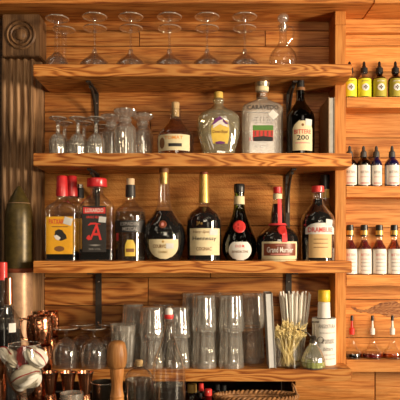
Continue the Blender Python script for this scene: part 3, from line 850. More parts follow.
b.poly('flourish', [(-7.5, 236), (-6, 235), (-4, 238.5), (-6.5, 240.5), (-9, 238.5)], M['redwax'], parent=lb)
b.poly('rule', [(-7, 245), (0, 244.4), (6, 245), (0, 246.2)], M['inkgrey'], parent=lb)
b.text('30% VOL', -.6, 6, 248.2, 250, M['inkgrey'], parent=lb)
sticker(b, 7, 220, 3.6, 2.8, .1, 'lab_grey')

b = Bottle('spirit_bottle', 'clear bottle with pale wooden stopper and black label band on the third shelf', 'bottle', 130.5, 2.06, Z3t,
           [(185, 4.4), (185, 4.4), (197, 4.6), (201, 5), (205, 9), (209, 13.4), (214, 15.3), (222, 15.6), (259, 15.3)], M['glass_b'])
b.liquid(212, M['water'])
b.lathe('stopper', [(178.7, 0), (178.7, 3.8), (179.3, 4.1), (185, 4), (185, 0)], M['paleplug'])
nb = b.band('neck_sleeve', 185.2, 197, M['lab_black'], 1.06)
lb = b.patch('label', 0, 14.6, 221, 232.5, M['lab_black'])
b.text('ESPADIN', .8, 9, 222.6, 226, M['inkgrey'], parent=lb); b.text('MEZCAL', 1.5, 7.5, 227.6, 231, M['inkgrey'], parent=lb)
lo = b.patch('gold_label', 1.5, 5, 240, 256, M['lab_gold'], shape=lambda v: (.55+.45*min(1, v/.3)) if v < .3 else 1)
b.poly('gold_label_text', [(-2.5, 248.5), (1.5, 248.5), (5.5, 248.5), (5.5, 252), (1.5, 252), (-2.5, 252)], M['brownink'], parent=lo)
b.poly('red_tag', [(-13, 233.5), (-10.4, 233.5), (-10.4, 241), (-13, 241)], M['redwax'])

b = Bottle('cognac_bottle', 'teardrop dark cognac bottle with long clear neck and half-round cream label', 'bottle', 164, 2.065, Z3t,
           [(178.5, 5.2), (178.5, 5.4), (181, 5.5), (190, 5.8), (200, 6.4), (207, 7.6), (213, 10.5), (219, 15), (226, 19.6), (234, 21.8), (243, 21.6), (252, 19.6), (259, 17)], M['glass_b'])
b.liquid(211, M['amberdk'], .96)
b.lathe('stopper', cap_prof(167.5, 172.8, 4.8, 4.7), M['brownink']); b.lathe('cork', [(172.8, 0), (172.8, 4.1), (179, 4.3), (184, 3.8), (184, 0)], M['gold'])
b.disc('seal', 0, 225, 3.8, M['lab_brown'], .002); b.poly('seal_mark', [(-1.5, 224), (0, 223), (1.5, 224), (1.2, 226.6), (-1.2, 226.6)], M['inkpink'], .0028)
lb = b.patch('label', .8, 14.2, 239.5, 258.5, M['lab_cream'], shape=lambda v: 1 if v < .3 else math.sqrt(max(.05, 1-((v-.3)/.72)**2)))
b.text('COURVOISIER', .5, 10, 244.5, 248, M['brownink'], parent=lb); b.text('COGNAC', .5, 4.5, 250.8, 253, M['gold'], parent=lb)
b.disc('emblem', .5, 241.8, 1.2, M['gold'], .0008, lb)
sticker(b, 7, 246, 3.6, 2.6, 0, 'lab_grey')

b = Bottle('cognac_bottle', 'dark cognac bottle with tall gold neck foil and rectangular cream label', 'bottle', 204, 2.065, Z3t,
           [(199, 4.8), (199, 4.8), (204, 4.9), (207, 6), (210.5, 10.5), (214, 14.6), (219, 17), (226, 17.6), (259, 17)], M['glass_b'])
b.liquid(207, M['amberdk'], .965)
b.lathe('neck_foil', [(174.8, 0), (174.8, 4.5), (178, 4.6), (202, 5.3), (203, 5.3), (203, 0)], M['gold']); b.lathe('cap', cap_prof(171.8, 174.8, 4, 4.3), M['lab_brown'])
lb = b.patch('label', .8, 14.6, 228.8, 255, M['lab_cream'])
b.text('Very Special', .5, 11, 231, 234, M['brownink'], parent=lb, shear=.4); b.text('Hennessy', .5, 11.6, 236.6, 241.6, M['inkblack'], parent=lb)
b.text('COGNAC', 0, 7.5, 247, 250.5, M['brownink'], parent=lb)
b.text('JAs', -4.5, 3, 222, 226, M['gold'])
sticker(b, 9.5, 232.5, 4, 3, .05, 'lab_grey')

b = Bottle('liqueur_bottle', 'dark green sloping-shouldered bottle with round red wax seal on the third shelf', 'bottle', 239.3, 2.065, Z3t,
           [(192, 5), (192, 5), (200, 5), (209, 5.8), (215, 7.2), (222, 9.8), (230, 13), (238, 16), (245, 17.2), (252, 16.8), (259, 14)], M['greenglass'])
b.liquid(212, M['bourbon'], .9)
b.lathe('cap', [(184, 0), (184, 4.8), (184.8, 5.4), (188, 5.5), (192.6, 5.3), (192.6, 0)], M['black'])
bn = b.band('neck_band', 196.5, 204.5, M['lab_cream'], 1.02)
b.disc('wax_seal', -.6, 227, 6.2, M['redwax'], .004); b.text('+', -.6, 3, 224, 230, M['inkred'], .0048)
lb = b.patch('label', 0, 11.2, 242, 260, M['lab_white'], shape=lambda v: math.sqrt(max(.05, 1-((v-.45)/.58)**2)))
b.text('D.O.M.', 0, 4.5, 244.8, 247.4, M['inkred'], parent=lb); b.text('BENEDICTINE', 0, 8, 250.5, 252.6, M['brownink'], parent=lb)

b = Bottle('liqueur_bottle', 'squat dark bottle with red ribbon, red cap and brown-and-cream label', 'bottle', 277.5, 2.065, Z3t,
           [(193, 4.2), (193, 4.2), (200, 4.4), (208, 5.6), (216, 6.8), (223, 7.6), (227, 10.5), (231, 16), (236, 20), (242, 21.4), (250, 21.4), (259, 20.4)], M['glass_b'])
b.liquid(204, M['amberdk'], .965)
b.lathe('cap', cap_prof(186.8, 193.3, 4.2, 4.4), M['red'])
b.band('neck_band', 194, 199, M['lab_cream'], 1.03); b.band('ribbon_ring', 223.5, 225.5, M['ribbon'], 1.05)
b.patch('ribbon', 1.5, 2, 199, 224, M['ribbon'], .0016, nu=4)
b.patch('ribbon_tail', 4.5, 2.6, 226, 242.5, M['ribbon'], .0022, nu=4)
b.disc('wax_seal', 2.6, 230.5, 4.6, M['redwax'], .005)
lb = b.patch('label', .3, 17.2, 241.7, 261, M['lab_cream']); pn = b.patch('panel', .3, 15.6, 243.6, 255.5, M['lab_brown'], .0010, lb)
b.text('Grand Marnier', .3, 12.8, 247, 252.4, M['inkwhite'], .0015, pn); b.text('LIQUEUR', .3, 4.5, 244.6, 246.2, M['inkpink'], .0015, pn)
b.poly('rule', [(-9, 253.6), (0, 253.4), (9, 253.6), (9, 254.4), (0, 254.6), (-9, 254.4)], M['inkpink'], .0015, pn)

b = Bottle('liqueur_bottle', 'brown bottle with red cap, white banner and tan label next to the post', 'bottle', 317.8, 2.055, Z3t,
           [(192, 5), (192, 5), (199, 5), (204, 6.2), (209, 9.8), (214, 14), (219, 16.2), (226, 16.8), (259, 16.2)], M['glass_b'])
b.liquid(199, M['amberdk'], .965)
b.lathe('cap', cap_prof(186, 192.4, 6.2, 6.3), M['redwax'])
lb = b.patch('label', 0, 11.2, 231, 257.5, M['lab_tan'])
bn = b.patch('banner', 0, 14, 223.5, 234.5, M['lab_white'], .0010, shape=lambda v: .35+.65*min(1, v/.45)**.5)
b.text('DRAMBUIE', 0, 12, 227.8, 232.6, M['inkred'], .0015, bn)
for k in range(3): b.poly('text_line', [(-7, 239+4*k), (0, 239+4*k), (7, 239+4*k), (7, 239.7+4*k), (0, 239.7+4*k), (-7, 239.7+4*k)], M['brownink'], parent=lb)
sticker(b, 8.5, 223, 3.6, 3, .1, 'lab_grey', .0020)
b = Bottle('spirit_bottle', 'tall black-capped bottle with golden liquid behind the red-capped bottle by the post', 'bottle', 325, 2.166, Z3t,
           [(188, 4), (188, 4), (199, 4.2), (206, 5.4), (212, 6.6), (257, 6.6)], M['glass_b'])
b.liquid(206, M['goldliq']); b.lathe('cap', cap_prof(174.8, 189, 4.5, 4.6), M['black']); b.band('neck_band', 189.5, 198, M['goldcap'], 1.02)

# ------------------------------------------------------------------ lowest shelf
def ribfn(n, amp): return lambda a, z: 1 - amp*(1-abs(math.cos(n*a/2)))
def tumbler(name, label, loc, group, h, r_rim, r_base, inverted=True, n=11):
    t = thing(name, label, 'glass', loc, group)
    o = crom([(r_base*.9, 0), (r_base, .003), (r_base*1.01, .012), (r_base*.3+r_rim*.7, h*.6), (r_rim*.985, h*.8), (r_rim, h*.93), (r_rim, h)], 4)
    i = [(r_rim-.002, h), (r_rim-.0025, h*.9), (r_base*.3+r_rim*.7-.003, h*.6), (r_base-.004, .022), (r_base*.6, .016), (0, .015)]
    rp0 = ribfn(n, .075)
    rp = lambda a, z: 1 + (rp0(a, z)-1)*(1 if (z if not inverted else h-z) < h*.82 else .1)
    pr = [(0, 0)] + o + i
    if inverted: pr = flip(pr, h)
    bm = BM(); lathe(bm, pr, n*8, rp); build('wall', bm, M['tumbler'], t, ang=70)
    return t
G = 'fluted tumblers stacked upside down on the lowest shelf'
hA, hB = .1015, .1215
tB = None
def stackB(px, d, lows, ups):
    global tB
    for lv, lb in ((0, lows), (1, ups)):
        loc = (PX(px, d), d, E+Z4t+lv*(hB+.0006))
        if tB is None: tB = tumbler('tumbler', lb, loc, G, hB, .0448, .0385)
        else: copy_tree(tB, loc, lb, G, rz=random.uniform(0, 1))
stackB(204, 2.052, 'lower fluted tumbler of the front stack just right of the swing-top bottle', 'upper fluted tumbler of the front stack just right of the swing-top bottle')
stackB(231, 2.052, 'lower fluted tumbler of the front-row stack closest to the white book', 'upper fluted tumbler of the front-row stack closest to the white book')
stackB(252.5, 2.145, 'lower fluted tumbler of the set-back stack directly left of the white book', 'upper fluted tumbler of the set-back stack directly left of the white book')
stackB(222, 2.150, 'lower fluted tumbler of the back stack between the two front stacks', 'upper fluted tumbler of the back stack between the two front stacks')
stackB(193, 2.155, 'lower fluted tumbler of the back stack left of the front stacks', 'upper fluted tumbler of the back stack left of the front stacks')
G2 = 'small fluted tumblers on the lowest shelf behind the swing-top bottle'
tA = None
for px, d, lo, up in ((152, 2.052, 'lower small fluted tumbler of the front stack behind the corked flask', 'upper small fluted tumbler of the front stack behind the corked flask'),
                      (178.3, 2.052, 'lower small fluted tumbler of the stack seen through the swing-top bottle', 'upper small fluted tumbler of the stack seen through the swing-top bottle'),
                      (133, 2.155, 'lower small fluted tumbler of the leftmost back stack', 'upper small fluted tumbler of the leftmost back stack'),
                      (163, 2.155, 'lower small fluted tumbler of the back stack behind the swing-top bottle neck', 'upper small fluted tumbler of the back stack behind the swing-top bottle neck')):
    for lv, lb in ((0, lo), (1, up)):
        loc = (PX(px, d), d, E+Z4t+lv*(hA+.0006))
        if tA is None: tA = tumbler('tumbler', lb, loc, G2, hA, .0440, .037)
        else: copy_tree(tA, loc, lb, G2, rz=random.uniform(0, 1))
tumbler('beer_glass', 'upright fluted beer glass on the lowest shelf right behind the wooden muddler', (PX(123.5, 2.05), 2.050, E+Z4t), None, .143, .0455, .036, inverted=False, n=12)

def balloon(label, loc, group):
    h = .132; t = thing('balloon_glass', label, 'glass', loc, group)
    foot = crom([(0, 0), (.0420, 0), (.0420, 0), (.0420, .0025), (.028, .005), (.010, .010), (.0052, .018)], 4)
    stem = [(.0052, .0181), (.0045, .026), (.0056, .034)]
    bo = crom([(.0075, .0343), (.020, .041), (.035, .055), (.0440, .077), (.0455, .10), (.0440, .1315)], 4); bi = [(.0428, .132), (.0442, .1), (.0427, .078), (.0337, .057), (.018, .0445), (0, .041)]
    bm = BM(); lathe(bm, flip(bo+bi, h), 40); build('bowl', bm, M['balloon'], t)
    bm = BM(); lathe(bm, flip(stem, h), 16); build('stem', bm, M['glass'], t)
    bm = BM(); lathe(bm, flip(foot, h), 40); build('foot', bm, M['foot'], t)
    foot_rim(t, .0415, h-.0022)
    return t
G = 'upturned short-stemmed balloon glasses on the lowest shelf'
bg = balloon('upturned short-stemmed balloon glass beside the copper mugs', (PX(66.5, 2.06), 2.052, E+Z4t), G)
copy_tree(bg, (PX(94.3, 2.06), 2.052, E+Z4t), 'upturned short-stemmed balloon glass beside the beer glass', G)
copy_tree(bg, (PX(82, 2.155), 2.155, E+Z4t), 'upturned short-stemmed balloon glass set behind the other two', G)
copy_tree(bg, (PX(110, 2.16), 2.163, E+Z4t), 'upturned short-stemmed balloon glass in the back row left of the stacked tumblers', G)

slab('book', 'tall pale book leaning at the right end of the tumblers on the lowest shelf', (PX(269, 2.01), 2.006, E+Z4t+.0014), .0235, .078, .25, 'bookgrey', tilt=-.05, pages='lab_grey')

# straws in their glass
SX, SD = PX(294.5, 2.155), 2.157
t = thing('straw_glass', 'clear glass holding white straws behind the jar of picks', 'glass', (SX, SD, E+Z4t))
pr = [(0, 0), (.032, 0), (.034, .003), (.036, .105), (.0345, .105), (.0325, .006), (0, .005)]
bm = BM(); lathe(bm, pr, 36); build('wall', bm, M['glass'], t)
bm = BM(); tube(bm, [(0, 0, 0), (0, 0, .235)], .0031, 10, caps=False)
tube(bm, [(0, 0, .001), (0, 0, .234)], .0025, 10, caps=False)
sm = build('paper_straw', bm, M['straw']); tag(sm, 'white paper straw standing in the glass behind the picks', 'straw', 'white straws in the glass')
k = 0
for ring, (cnt, rr) in enumerate(((1, 0), (8, .0105), (14, .0195), (18, .0275))):
    for j in range(cnt):
        a = 2*PI*j/cnt + ring*.3
        o = sm if k == 0 else sm.copy()
        if k: C.objects.link(o)
        k += 1
        bx, by = rr*math.cos(a), rr*math.sin(a)
        tx, ty = bx*1.95+random.uniform(-.003, .003), min(by*1.5, .036)+random.uniform(-.003, .003)
        o.location = (SX+bx, SD+by, E+Z4t+.0065)
        v = Vector((tx-bx, ty-by, .235))
        o.rotation_euler = v.to_track_quat('Z', 'Y').to_euler()
        o.scale = (1, 1, random.uniform(.96, 1.03))

# jar of knotted picks
JX, JD = PX(287.6, 2.05), 2.0505
t = thing('pick_jar', 'square-shouldered clear jar filled with knotted bamboo picks on the lowest shelf', 'jar', (JX, JD, E+Z4t))
pr = [(0, 0), (.041, 0), (.0445, .003), (.0445, .1), (.0430, .1), (.0422, .007), (0, .006)]
bm = BM(); lathe(bm, pr, 40); build('wall', bm, M['glass'], t)
bm = BM(); tube(bm, [(0, 0, 0), (0, 0, .02), (0, 0, .112)], [.0004, .0013, .0013], 6)
kp = [(0.0045*math.sin(u*2*PI*1.0)*1.1, .0035*math.sin(u*4*PI), .112+.014*(1-math.cos(u*2*PI))/2) for u in [i/16 for i in range(17)]]
tube(bm, kp, .0014, 6); kp2 = [(-.0038*math.sin(u*2*PI), .004*math.cos(u*2*PI*1.5)-.004, .113+.009*(1-math.cos(u*2*PI))/2) for u in [i/14 for i in range(15)]]
tube(bm, kp2, .0013, 6); tube(bm, [(0, 0, .118), (.003, .001, .128), (.005, .002, .133)], .0011, 5)
pk = build('cocktail_pick', bm, M['pick']); tag(pk, 'knotted bamboo cocktail pick standing in the clear jar', 'cocktail pick', 'bamboo picks in the jar')
for k in range(100):
    o = pk if k == 0 else pk.copy()
    if k: C.objects.link(o)
    a = random.uniform(0, 2*PI); r1 = .052*math.sqrt(random.random()); a2 = a + PI + random.uniform(-1.1, 1.1); r0 = random.uniform(.004, .033)
    top = Vector((r1*math.cos(a)*1.2, max(-.04, min(r1*math.sin(a)*.8, .034)), 0)); bot = Vector((r0*math.cos(a2), r0*math.sin(a2), 0))
    sc = random.uniform(.92, 1.08) * (1.12 if top.y > .008 and top.x > -.01 else 1.0)
    o.location = (JX+bot.x, JD+bot.y, E+Z4t+.0075)
    v = Vector((top.x-bot.x, top.y-bot.y, .105)); o.rotation_euler = (v.to_track_quat('Z', 'Y') @ Matrix.Rotation(random.uniform(0, 6.28), 3, 'Z').to_quaternion()).to_euler()
    o.scale = (1, 1, sc)

# ribbed cruet with metal spout
b = Bottle('spritzer_bottle', 'ribbed bell-shaped glass spritzer with curved dark spout and green liquid', 'bottle', 313.3, 2.032, Z4t,
           [(342, 3.6), (342, 3.6), (345, 4.4), (349, 7.2), (354, 9.9), (359, 11.4), (364, 12)], M['cut'], seg=84, ripple=lambda t, z: 1+.04*abs(math.cos(7*t)))
b.liquid(361, M['greenliq'], .93)
b.lathe('collar', [(335.8, 0), (335.8, 2.4), (337, 3.2), (339, 2.8), (341, 4.2), (342.4, 4.2), (342.4, 0)], M['tin'])
bm = BM(); tube(bm, crom([(S(x-313.3, 2.032), 0, b.z(y)) for x, y in ((311.5, 338), (309, 334.5), (305.5, 332), (301, 330.3), (297, 329))], 4), .0026, 8); build('spout', bm, M['tin'], b.root)
bm = BM(); tube(bm, [(S(2, 2.032), 0, b.z(336.5)), (S(2, 2.032), 0, b.z(322.5))], .0021, 8); tube(bm, [(S(-1.6, 2.032), 0, b.z(322)), (S(5.6, 2.032), 0, b.z(322))], .0024, 8); build('plunger', bm, M['tin'], b.root)
bm = BM(); tube(bm, [(S(7.2+3*math.cos(a), 2.032), 0, b.z(340+3*math.sin(a))) for a in [2*PI*i/20 for i in range(20)]], .0012, 6, closed=True); tube(bm, [(S(2.8, 2.032), 0, b.z(341)), (S(4.5, 2.032), 0, b.z(341))], .0013, 6); build('finger_ring', bm, M['tin'], b.root)

# bitters bottle with oversized label
b = Bottle('bitters_bottle', 'bitters bottle in oversized white paper label with yellow cap beside the post', 'bottle', 324, 2.102, Z4t,
           [(303, 5.4), (303, 5.4), (314, 5.6), (318, 6.4), (321, 9), (326, 11.2), (364, 11.2)], M['brownglass'])
b.lathe('cap', [(290, 0), (290, 5.4), (290.7, 5.9), (300.6, 6), (301.4, 5.8), (301.4, 0)], M['yellowcap'], ripple=lambda a, z: 1+.015*math.cos(28*a), seg=84)
b.lathe('neck_wrap', [(301.4, 0), (302, 5.7), (302.4, 5.9), (316, 6.4), (317.5, 6.6), (317.5, 0)], M['lab_white'])
bm = BM(); R = S(11.75, 2.102); zt, zb_ = b.z(317.8), b.z(363.5)
lathe(bm, [(R-.0006, zt), (R, zt), (R, zb_), (R-.0006, zb_)], 48)
for f in [f for f in bm.faces if len(f.verts) > 4]: bm.faces.remove(f)
lb = build('paper_label', bm, M['lab_white'], b.root)
class _L: pass
b.P = [(zt, R, 2.0, 1.0), (0, R, 2.0, 1.0)]
b.text('ANGOSTURA', 1.0, 8.5, 323, 327, M['inkgrey'], .0005, lb)
b.text('aromatic', 2, 6.5, 336, 342, M['inkgrey'], .0005, lb, shear=.3)
b.text('bitters', 2, 5, 345, 349, M['inkgrey'], .0005, lb, shear=.3)
for yy in (331.5, 353, 357): b.text('IIIIIIIIIII', 1.5, 7.5, yy-.5, yy+.5, M['inkgrey'], .0005, lb)

# copper mugs
def mug(label, loc, rz, group):
    t = thing('copper_mug', label, 'mug', loc, group, rz)
    h = .0885
    o = crom([(.026, 0), (.029, .001), (.034, .012), (.0385, .035), (.0390, .055), (.0365, .078), (.0365, .0865)], 5)
    i = [(.0368, h), (.0355, h), (.0352, .078), (.0375, .055), (.037, .035), (.032, .012), (0, .004)]
    bm = BM(); lathe(bm, [(0, 0)]+o+i, 44); build('body', bm, M['copper'], t)
    bm = BM(); tube(bm, crom([(-.0335, 0, .078), (-.048, 0, .080), (-.057, 0, .066), (-.056, 0, .042), (-.048, 0, .022), (-.0345, 0, .018)], 4), .0036, 8); build('handle', bm, M['copper_s'], t)
    return t
G = 'hammered copper mugs stacked at the left end of the lowest shelf'
mx, md = PX(40, 1.825), 1.823
m0 = mug('hammered copper mug on top of the front stack, above the napkins', (mx, md, E+ZL+2*.0889), .25, G)
copy_tree(m0, (mx, md, E+ZL+.0889), 'hammered copper mug in the middle of the front stack', G, .15)
copy_tree(m0, (mx, md, E+ZL), 'hammered copper mug at the bottom of the front stack', G, .1)
nx, nd = PX(47.5, 2.13), 2.135
copy_tree(m0, (nx, nd, E+Z4t), 'hammered copper mug on the lowest shelf, lower of the stack beside the balloon glass', G, 2.2)
copy_tree(m0, (nx, nd, E+Z4t+.0889), 'hammered copper mug on the lowest shelf, upper of the stack beside the balloon glass', G, 2.4)

# ------------------------------------------------------------------ right-hand ledges
DLB = 2.165
def petals(b, cy, r, parent):
    for k in range(4):
        a = k*PI/2; ca, sa = math.cos(a), math.sin(a)
        pts = [(x*ca-y*sa, cy+x*sa+y*ca) for x, y in ((.25, 0), (.5*r, -.34*r), (r, 0), (.5*r, .34*r))]
        b.poly('emblem_petal', pts, M['inkblack'], .0018, parent)
G = 'yellow-labelled dropper bottles on the top right ledge'
for i, (px, mt, lb) in enumerate(((349.5, 'lab_lemon', 'lemon-labelled dropper bottle partly hidden by the post and the top shelf end'), (364, 'lab_lemon', 'lemon-labelled dropper bottle fully in view on the top right ledge'),
                     (379.3, 'lab_olive', 'olive-labelled dropper bottle standing right of the lemon-labelled pair'), (395.3, 'lab_olive', 'olive-labelled dropper bottle at the right edge of the photo'))):
    b = Bottle('dropper_bottle', lb, 'bottle', px, DLB, LG[0], [(73, 3.3), (73, 3.3), (75.5, 3.3), (77.5, 5.2), (79.5, 6.8), (82, 7.1), (96.5, 7.1)], M['brownglass' if i > 1 else 'glass_b'], seg=32, group=G)
    b.liquid(78, M['bourbon'])
    b.lathe('dropper_bulb', [(61.5, 0), (61.7, .8), (63, 1.4), (66, 1.5), (67, 2.2), (68, 2.8), (68.4, 3.6), (73.2, 3.8), (73.2, 0)], M['black'])
    l = b.patch('label', 0, 6.9, 80, 98, M[mt], nu=16)
    dsc = b.patch('emblem', 0, 3.6, 85.2, 92.4, M['lab_white'], .0012, l, ell, nv=12); petals(b, 88.8, 2.3, dsc)
    b.text('BITTERS', 0, 3.6, 82, 83.3, M['inkwhite' if i > 1 else 'brownink'], parent=l)
G = 'white-labelled dropper bottles on the second right ledge'
for i, (px, r, mt, lb) in enumerate(((349.6, 7.1, 'brownglass', 'white-labelled dropper bottle partly hidden behind the second shelf end'), (363.5, 6.8, 'brownglass', 'white-labelled brown glass dropper bottle fully in view'),
                     (376.3, 5.5, 'cobalt', 'narrow white-labelled cobalt glass dropper bottle'), (392, 7.2, 'cobalt', 'wide white-labelled cobalt glass dropper bottle at the right'))):
    k = r/7.1
    b = Bottle('dropper_bottle', lb, 'bottle', px, DLB, LG[1], [(156.5, 3*k), (156.5, 3*k), (158.5, 3.3*k), (161, 5.6*k), (164, 7*k), (167, 7.1*k), (185, 7.1*k)], M[mt], seg=32, group=G)
    b.lathe('dropper_bulb', [(145.8, 0), (146.1, .8), (147.5, 1.4), (150.5, 1.6), (151.5, 2.4), (152, 3), (157.2, 3.3), (157.2, 0)], M['grayrubber'])
    l = b.patch('label', 0, r*.985, 165.8, 187, M['lab_white'], nu=16)
    b.text('BITTERS', 0, r*.62, 171.6, 174, M['inkgrey'], parent=l)
    b.text('IIIIIIIII', 0, r*.6, 177, 178, M['inkpink'], parent=l); b.text('IIIIIIIII', 0, r*.6, 183, 184.3, M['inkred'], parent=l)
G = 'white-labelled bitters bottles on the third right ledge'
for i, (px, mt, lb) in enumerate(((350, 'redliq', 'red bitters bottle partly hidden behind the third shelf end'), (364.2, 'redliq', 'red bitters bottle with gold neck band, left of the fully visible pair'),
                     (379.2, 'redliq', 'red bitters bottle with gold neck band, between a red one and the rosy amber one'), (394.2, 'pinkliq', 'rosy amber bitters bottle with black cap at the right edge'))):
    b = Bottle('bitters_bottle', lb, 'bottle', px, DLB, LG[2], [(235.5, 3), (235.5, 3), (240.5, 3.2), (243.5, 4.4), (246.5, 6.2), (249, 7), (252, 7.2), (274, 7.2)], M['glass_b'], seg=32, group=G)
    b.liquid(240, M[mt])
    cp = b.lathe('cap', cap_prof(224.8, 236.5, 3.5, 3.7), M['black'])
    b.lathe('cap_band', [(230.5, 0), (230.5, 3.85), (235, 3.95), (235, 0)], M['gold'], parent=cp)
    l = b.patch('label', 0, 7.1, 249, 273.5, M['lab_white'], nu=16)
    b.text('BITTERS', 0, 4.6, 253.5, 256, M['inkpink'], parent=l)
    for yy in (259, 262.5, 266, 270): b.text('IIIIIIII', 0, 4.3, yy-.5, yy+.5, M['inkgrey' if yy > 260 else 'inkpink'], parent=l)
G = 'conical pourer bottles on the lowest right ledge'
for i, (px, mt, pm, lb) in enumerate(((351.9, 'blackliq', 'redwax', 'conical pourer bottle with black liquid and red pourer collar'), (372.3, 'redliq', 'ceramic', 'conical pourer bottle with dark red liquid'),
                     (392.3, 'amberclear', 'ceramic', 'conical pourer bottle with light amber liquid'))):
    b = Bottle('pourer_bottle', lb, 'bottle', px, DLB, LG[3], [(334, 2.5), (334, 2.5), (338, 2.6), (343, 3.1), (348, 5.8), (351, 8.8), (354.5, 9.8), (358.6, 9.7)], M['glass'], seg=36, group=G)
    b.liquid(352.6, M[mt], .96)
    pr_ = b.lathe('pourer', [(320.5, 0), (320.5, .9), (327.6, 1.3), (328.4, 2.6), (334.4, 2.5), (334.4, 0)], M[pm])
    b.lathe('pourer_tip', cap_prof(315.5, 320.6, 1.3, 1.5, .3), M['black'], parent=pr_)

# ------------------------------------------------------------------ front ledge
b = Bottle('swing_top_bottle', 'clear swing-top bottle half full of water, with white stopper and red gasket', 'bottle', 169, 1.735, ZL,
           [(318.5, 4.6), (318.5, 4.8), (321, 5.0), (323, 4.2), (330, 4.8), (338, 6.6), (347, 10), (356, 14), (363, 16), (370, 16.4), (408, 16.4)], M['glass_b'])
b.liquid(384.5, M['water'], .94)
b.lathe('stopper', [(307.5, 0), (307.7, 1.5), (308.8, 3.2), (311, 4), (314.3, 3.8), (314.3, 0)], M['ceramic'])
b.lathe('gasket', [(314.3, 0), (314.3, 4.3), (315, 4.7), (317, 4.6), (318.5, 4.2), (318.5, 0)], M['redwax'])
bm = BM()
for s in (-1, 1):
    tube(bm, crom([(s*S(4.2, 1.735), 0, b.z(310)), (s*S(7.2, 1.735), -.004, b.z(314)), (s*S(8.2, 1.735), -.004, b.z(322)), (s*S(6.8, 1.735), 0, b.z(329)), (s*S(5.2, 1.735), 0, b.z(326))], 4), .0011, 6)
tube(bm, [(S(5.1, 1.735)*math.cos(a), S(5.1, 1.735)*math.sin(a), b.z(325.5)) for a in [2*PI*i/24 for i in range(24)]], .0011, 6, closed=True)
tube(bm, [(-S(4.2, 1.735), 0, b.z(310)), (S(4.2, 1.735), 0, b.z(310))], .0011, 6)
build('wire_bail', bm, M['steel'], b.root)

b = Bottle('flask_bottle', 'short clear round-shouldered bottle with tan stopper left of the swing-top bottle', 'bottle', 139, 1.755, ZL,
           [(363.5, 4.2), (363.5, 4.4), (366, 4.4), (368.5, 6.6), (371, 10.2), (375, 13), (380, 13.9), (410, 13.7)], M['glass_b'])
b.liquid(379, M['water']); b.lathe('stopper', [(359.8, 0), (360, 3.2), (361, 4), (366, 3.6), (366, 0)], M['cork'])

t = thing('muddler', 'turned wooden muddler standing between the dark tin and the corked flask', 'muddler', (PX(117, 1.66), 1.66, E+ZL))
zf = lambda py: (VY-py)*1.66/F - ZL
pr = [(0, zf(340.5))] + [(S(w, 1.66), zf(y)) for y, w in crom([(340.8, 4), (342.5, 7.4), (347, 9), (354, 10.1), (361, 9.8), (366.5, 8.6), (368, 7.2)], 4)]
bm = BM(); lathe(bm, pr+[(0, zf(368))], 36); build('head', bm, M['muddler'], t)
pr = [(S(w, 1.66), zf(y)) for y, w in crom([(368, 7.0), (374, 6.8), (381, 5.8), (388, 5.6), (395, 6.8), (396, 7.2), (397.5, 6.8), (403, 7.4), (412, 8), (418, 8)], 4)]
bm = BM(); lathe(bm, pr+[(S(8, 1.66), 0)], 36); build('handle', bm, M['muddler'], t)

t = thing('tin_cup', 'dark tin cup behind the wooden muddler, under the lowest shelf', 'cup', (PX(104.5, 1.825), 1.823, E+ZL))
h = (VY-381.5)*1.825/F - ZL
bm = BM(); lathe(bm, [(0, 0), (.034, 0), (.0355, .002), (.0378, h-.003), (.0385, h), (.0368, h), (.034, .004), (0, .003)], 36); build('wall', bm, M['tin'], t)
bm = BM(); tube(bm, [(.0385*math.cos(a), .0385*math.sin(a), h-.001) for a in [2*PI*i/36 for i in range(36)]], .0013, 6, closed=True); build('rim', bm, M['steel'], t)

def jigger(label, loc, group):
    t = thing('jigger', label, 'jigger', loc, group)
    h = (VY-372)*1.765/F - ZL; w = .046
    lo = [(.0200, 0), (.0222, 0), (.0222, .002), (.0145, w-.002), (.0128, w)]
    up = [(.0128, w), (.0145, w+.004), (.0195, h-.02), (.0238, h-.001), (.0242, h), (.0226, h), (.018, h-.02), (.011, w+.006), (0, w+.005)]
    bm = BM(); lathe(bm, up[::1], 32); 
    build('upper_cup', bm, M['copper_s'], t)
    bm = BM(); lathe(bm, [(0, .04), (.0135, .038)]+lo, 32); build('lower_cup', bm, M['copper_s'], t)
    bm = BM(); tube(bm, [(.0240*math.cos(a), .0240*math.sin(a), h-.0005) for a in [2*PI*i/32 for i in range(32)]], .0011, 6, closed=True); build('rim', bm, M['steel'], t)
    return t
G = 'copper jiggers in a row in front of the lowest shelf'
j0 = jigger('copper double-cone jigger nearest the napkin-filled wine glass', (PX(50.5, 1.765), 1.765, E+ZL), G)
copy_tree(j0, (PX(68.2, 1.765), 1.765, E+ZL), 'copper double-cone jigger in the middle of the three', G)
copy_tree(j0, (PX(85.2, 1.765), 1.765, E+ZL), 'copper double-cone jigger nearest the dark tin cup', G)
tumbler('rocks_glass', 'small cut rocks glass at the bottom edge in front of the jiggers', (PX(70, 1.6), 1.62, E+ZL), None, (VY-394.5)*1.6/F-ZL, .031, .027, inverted=False, n=12)

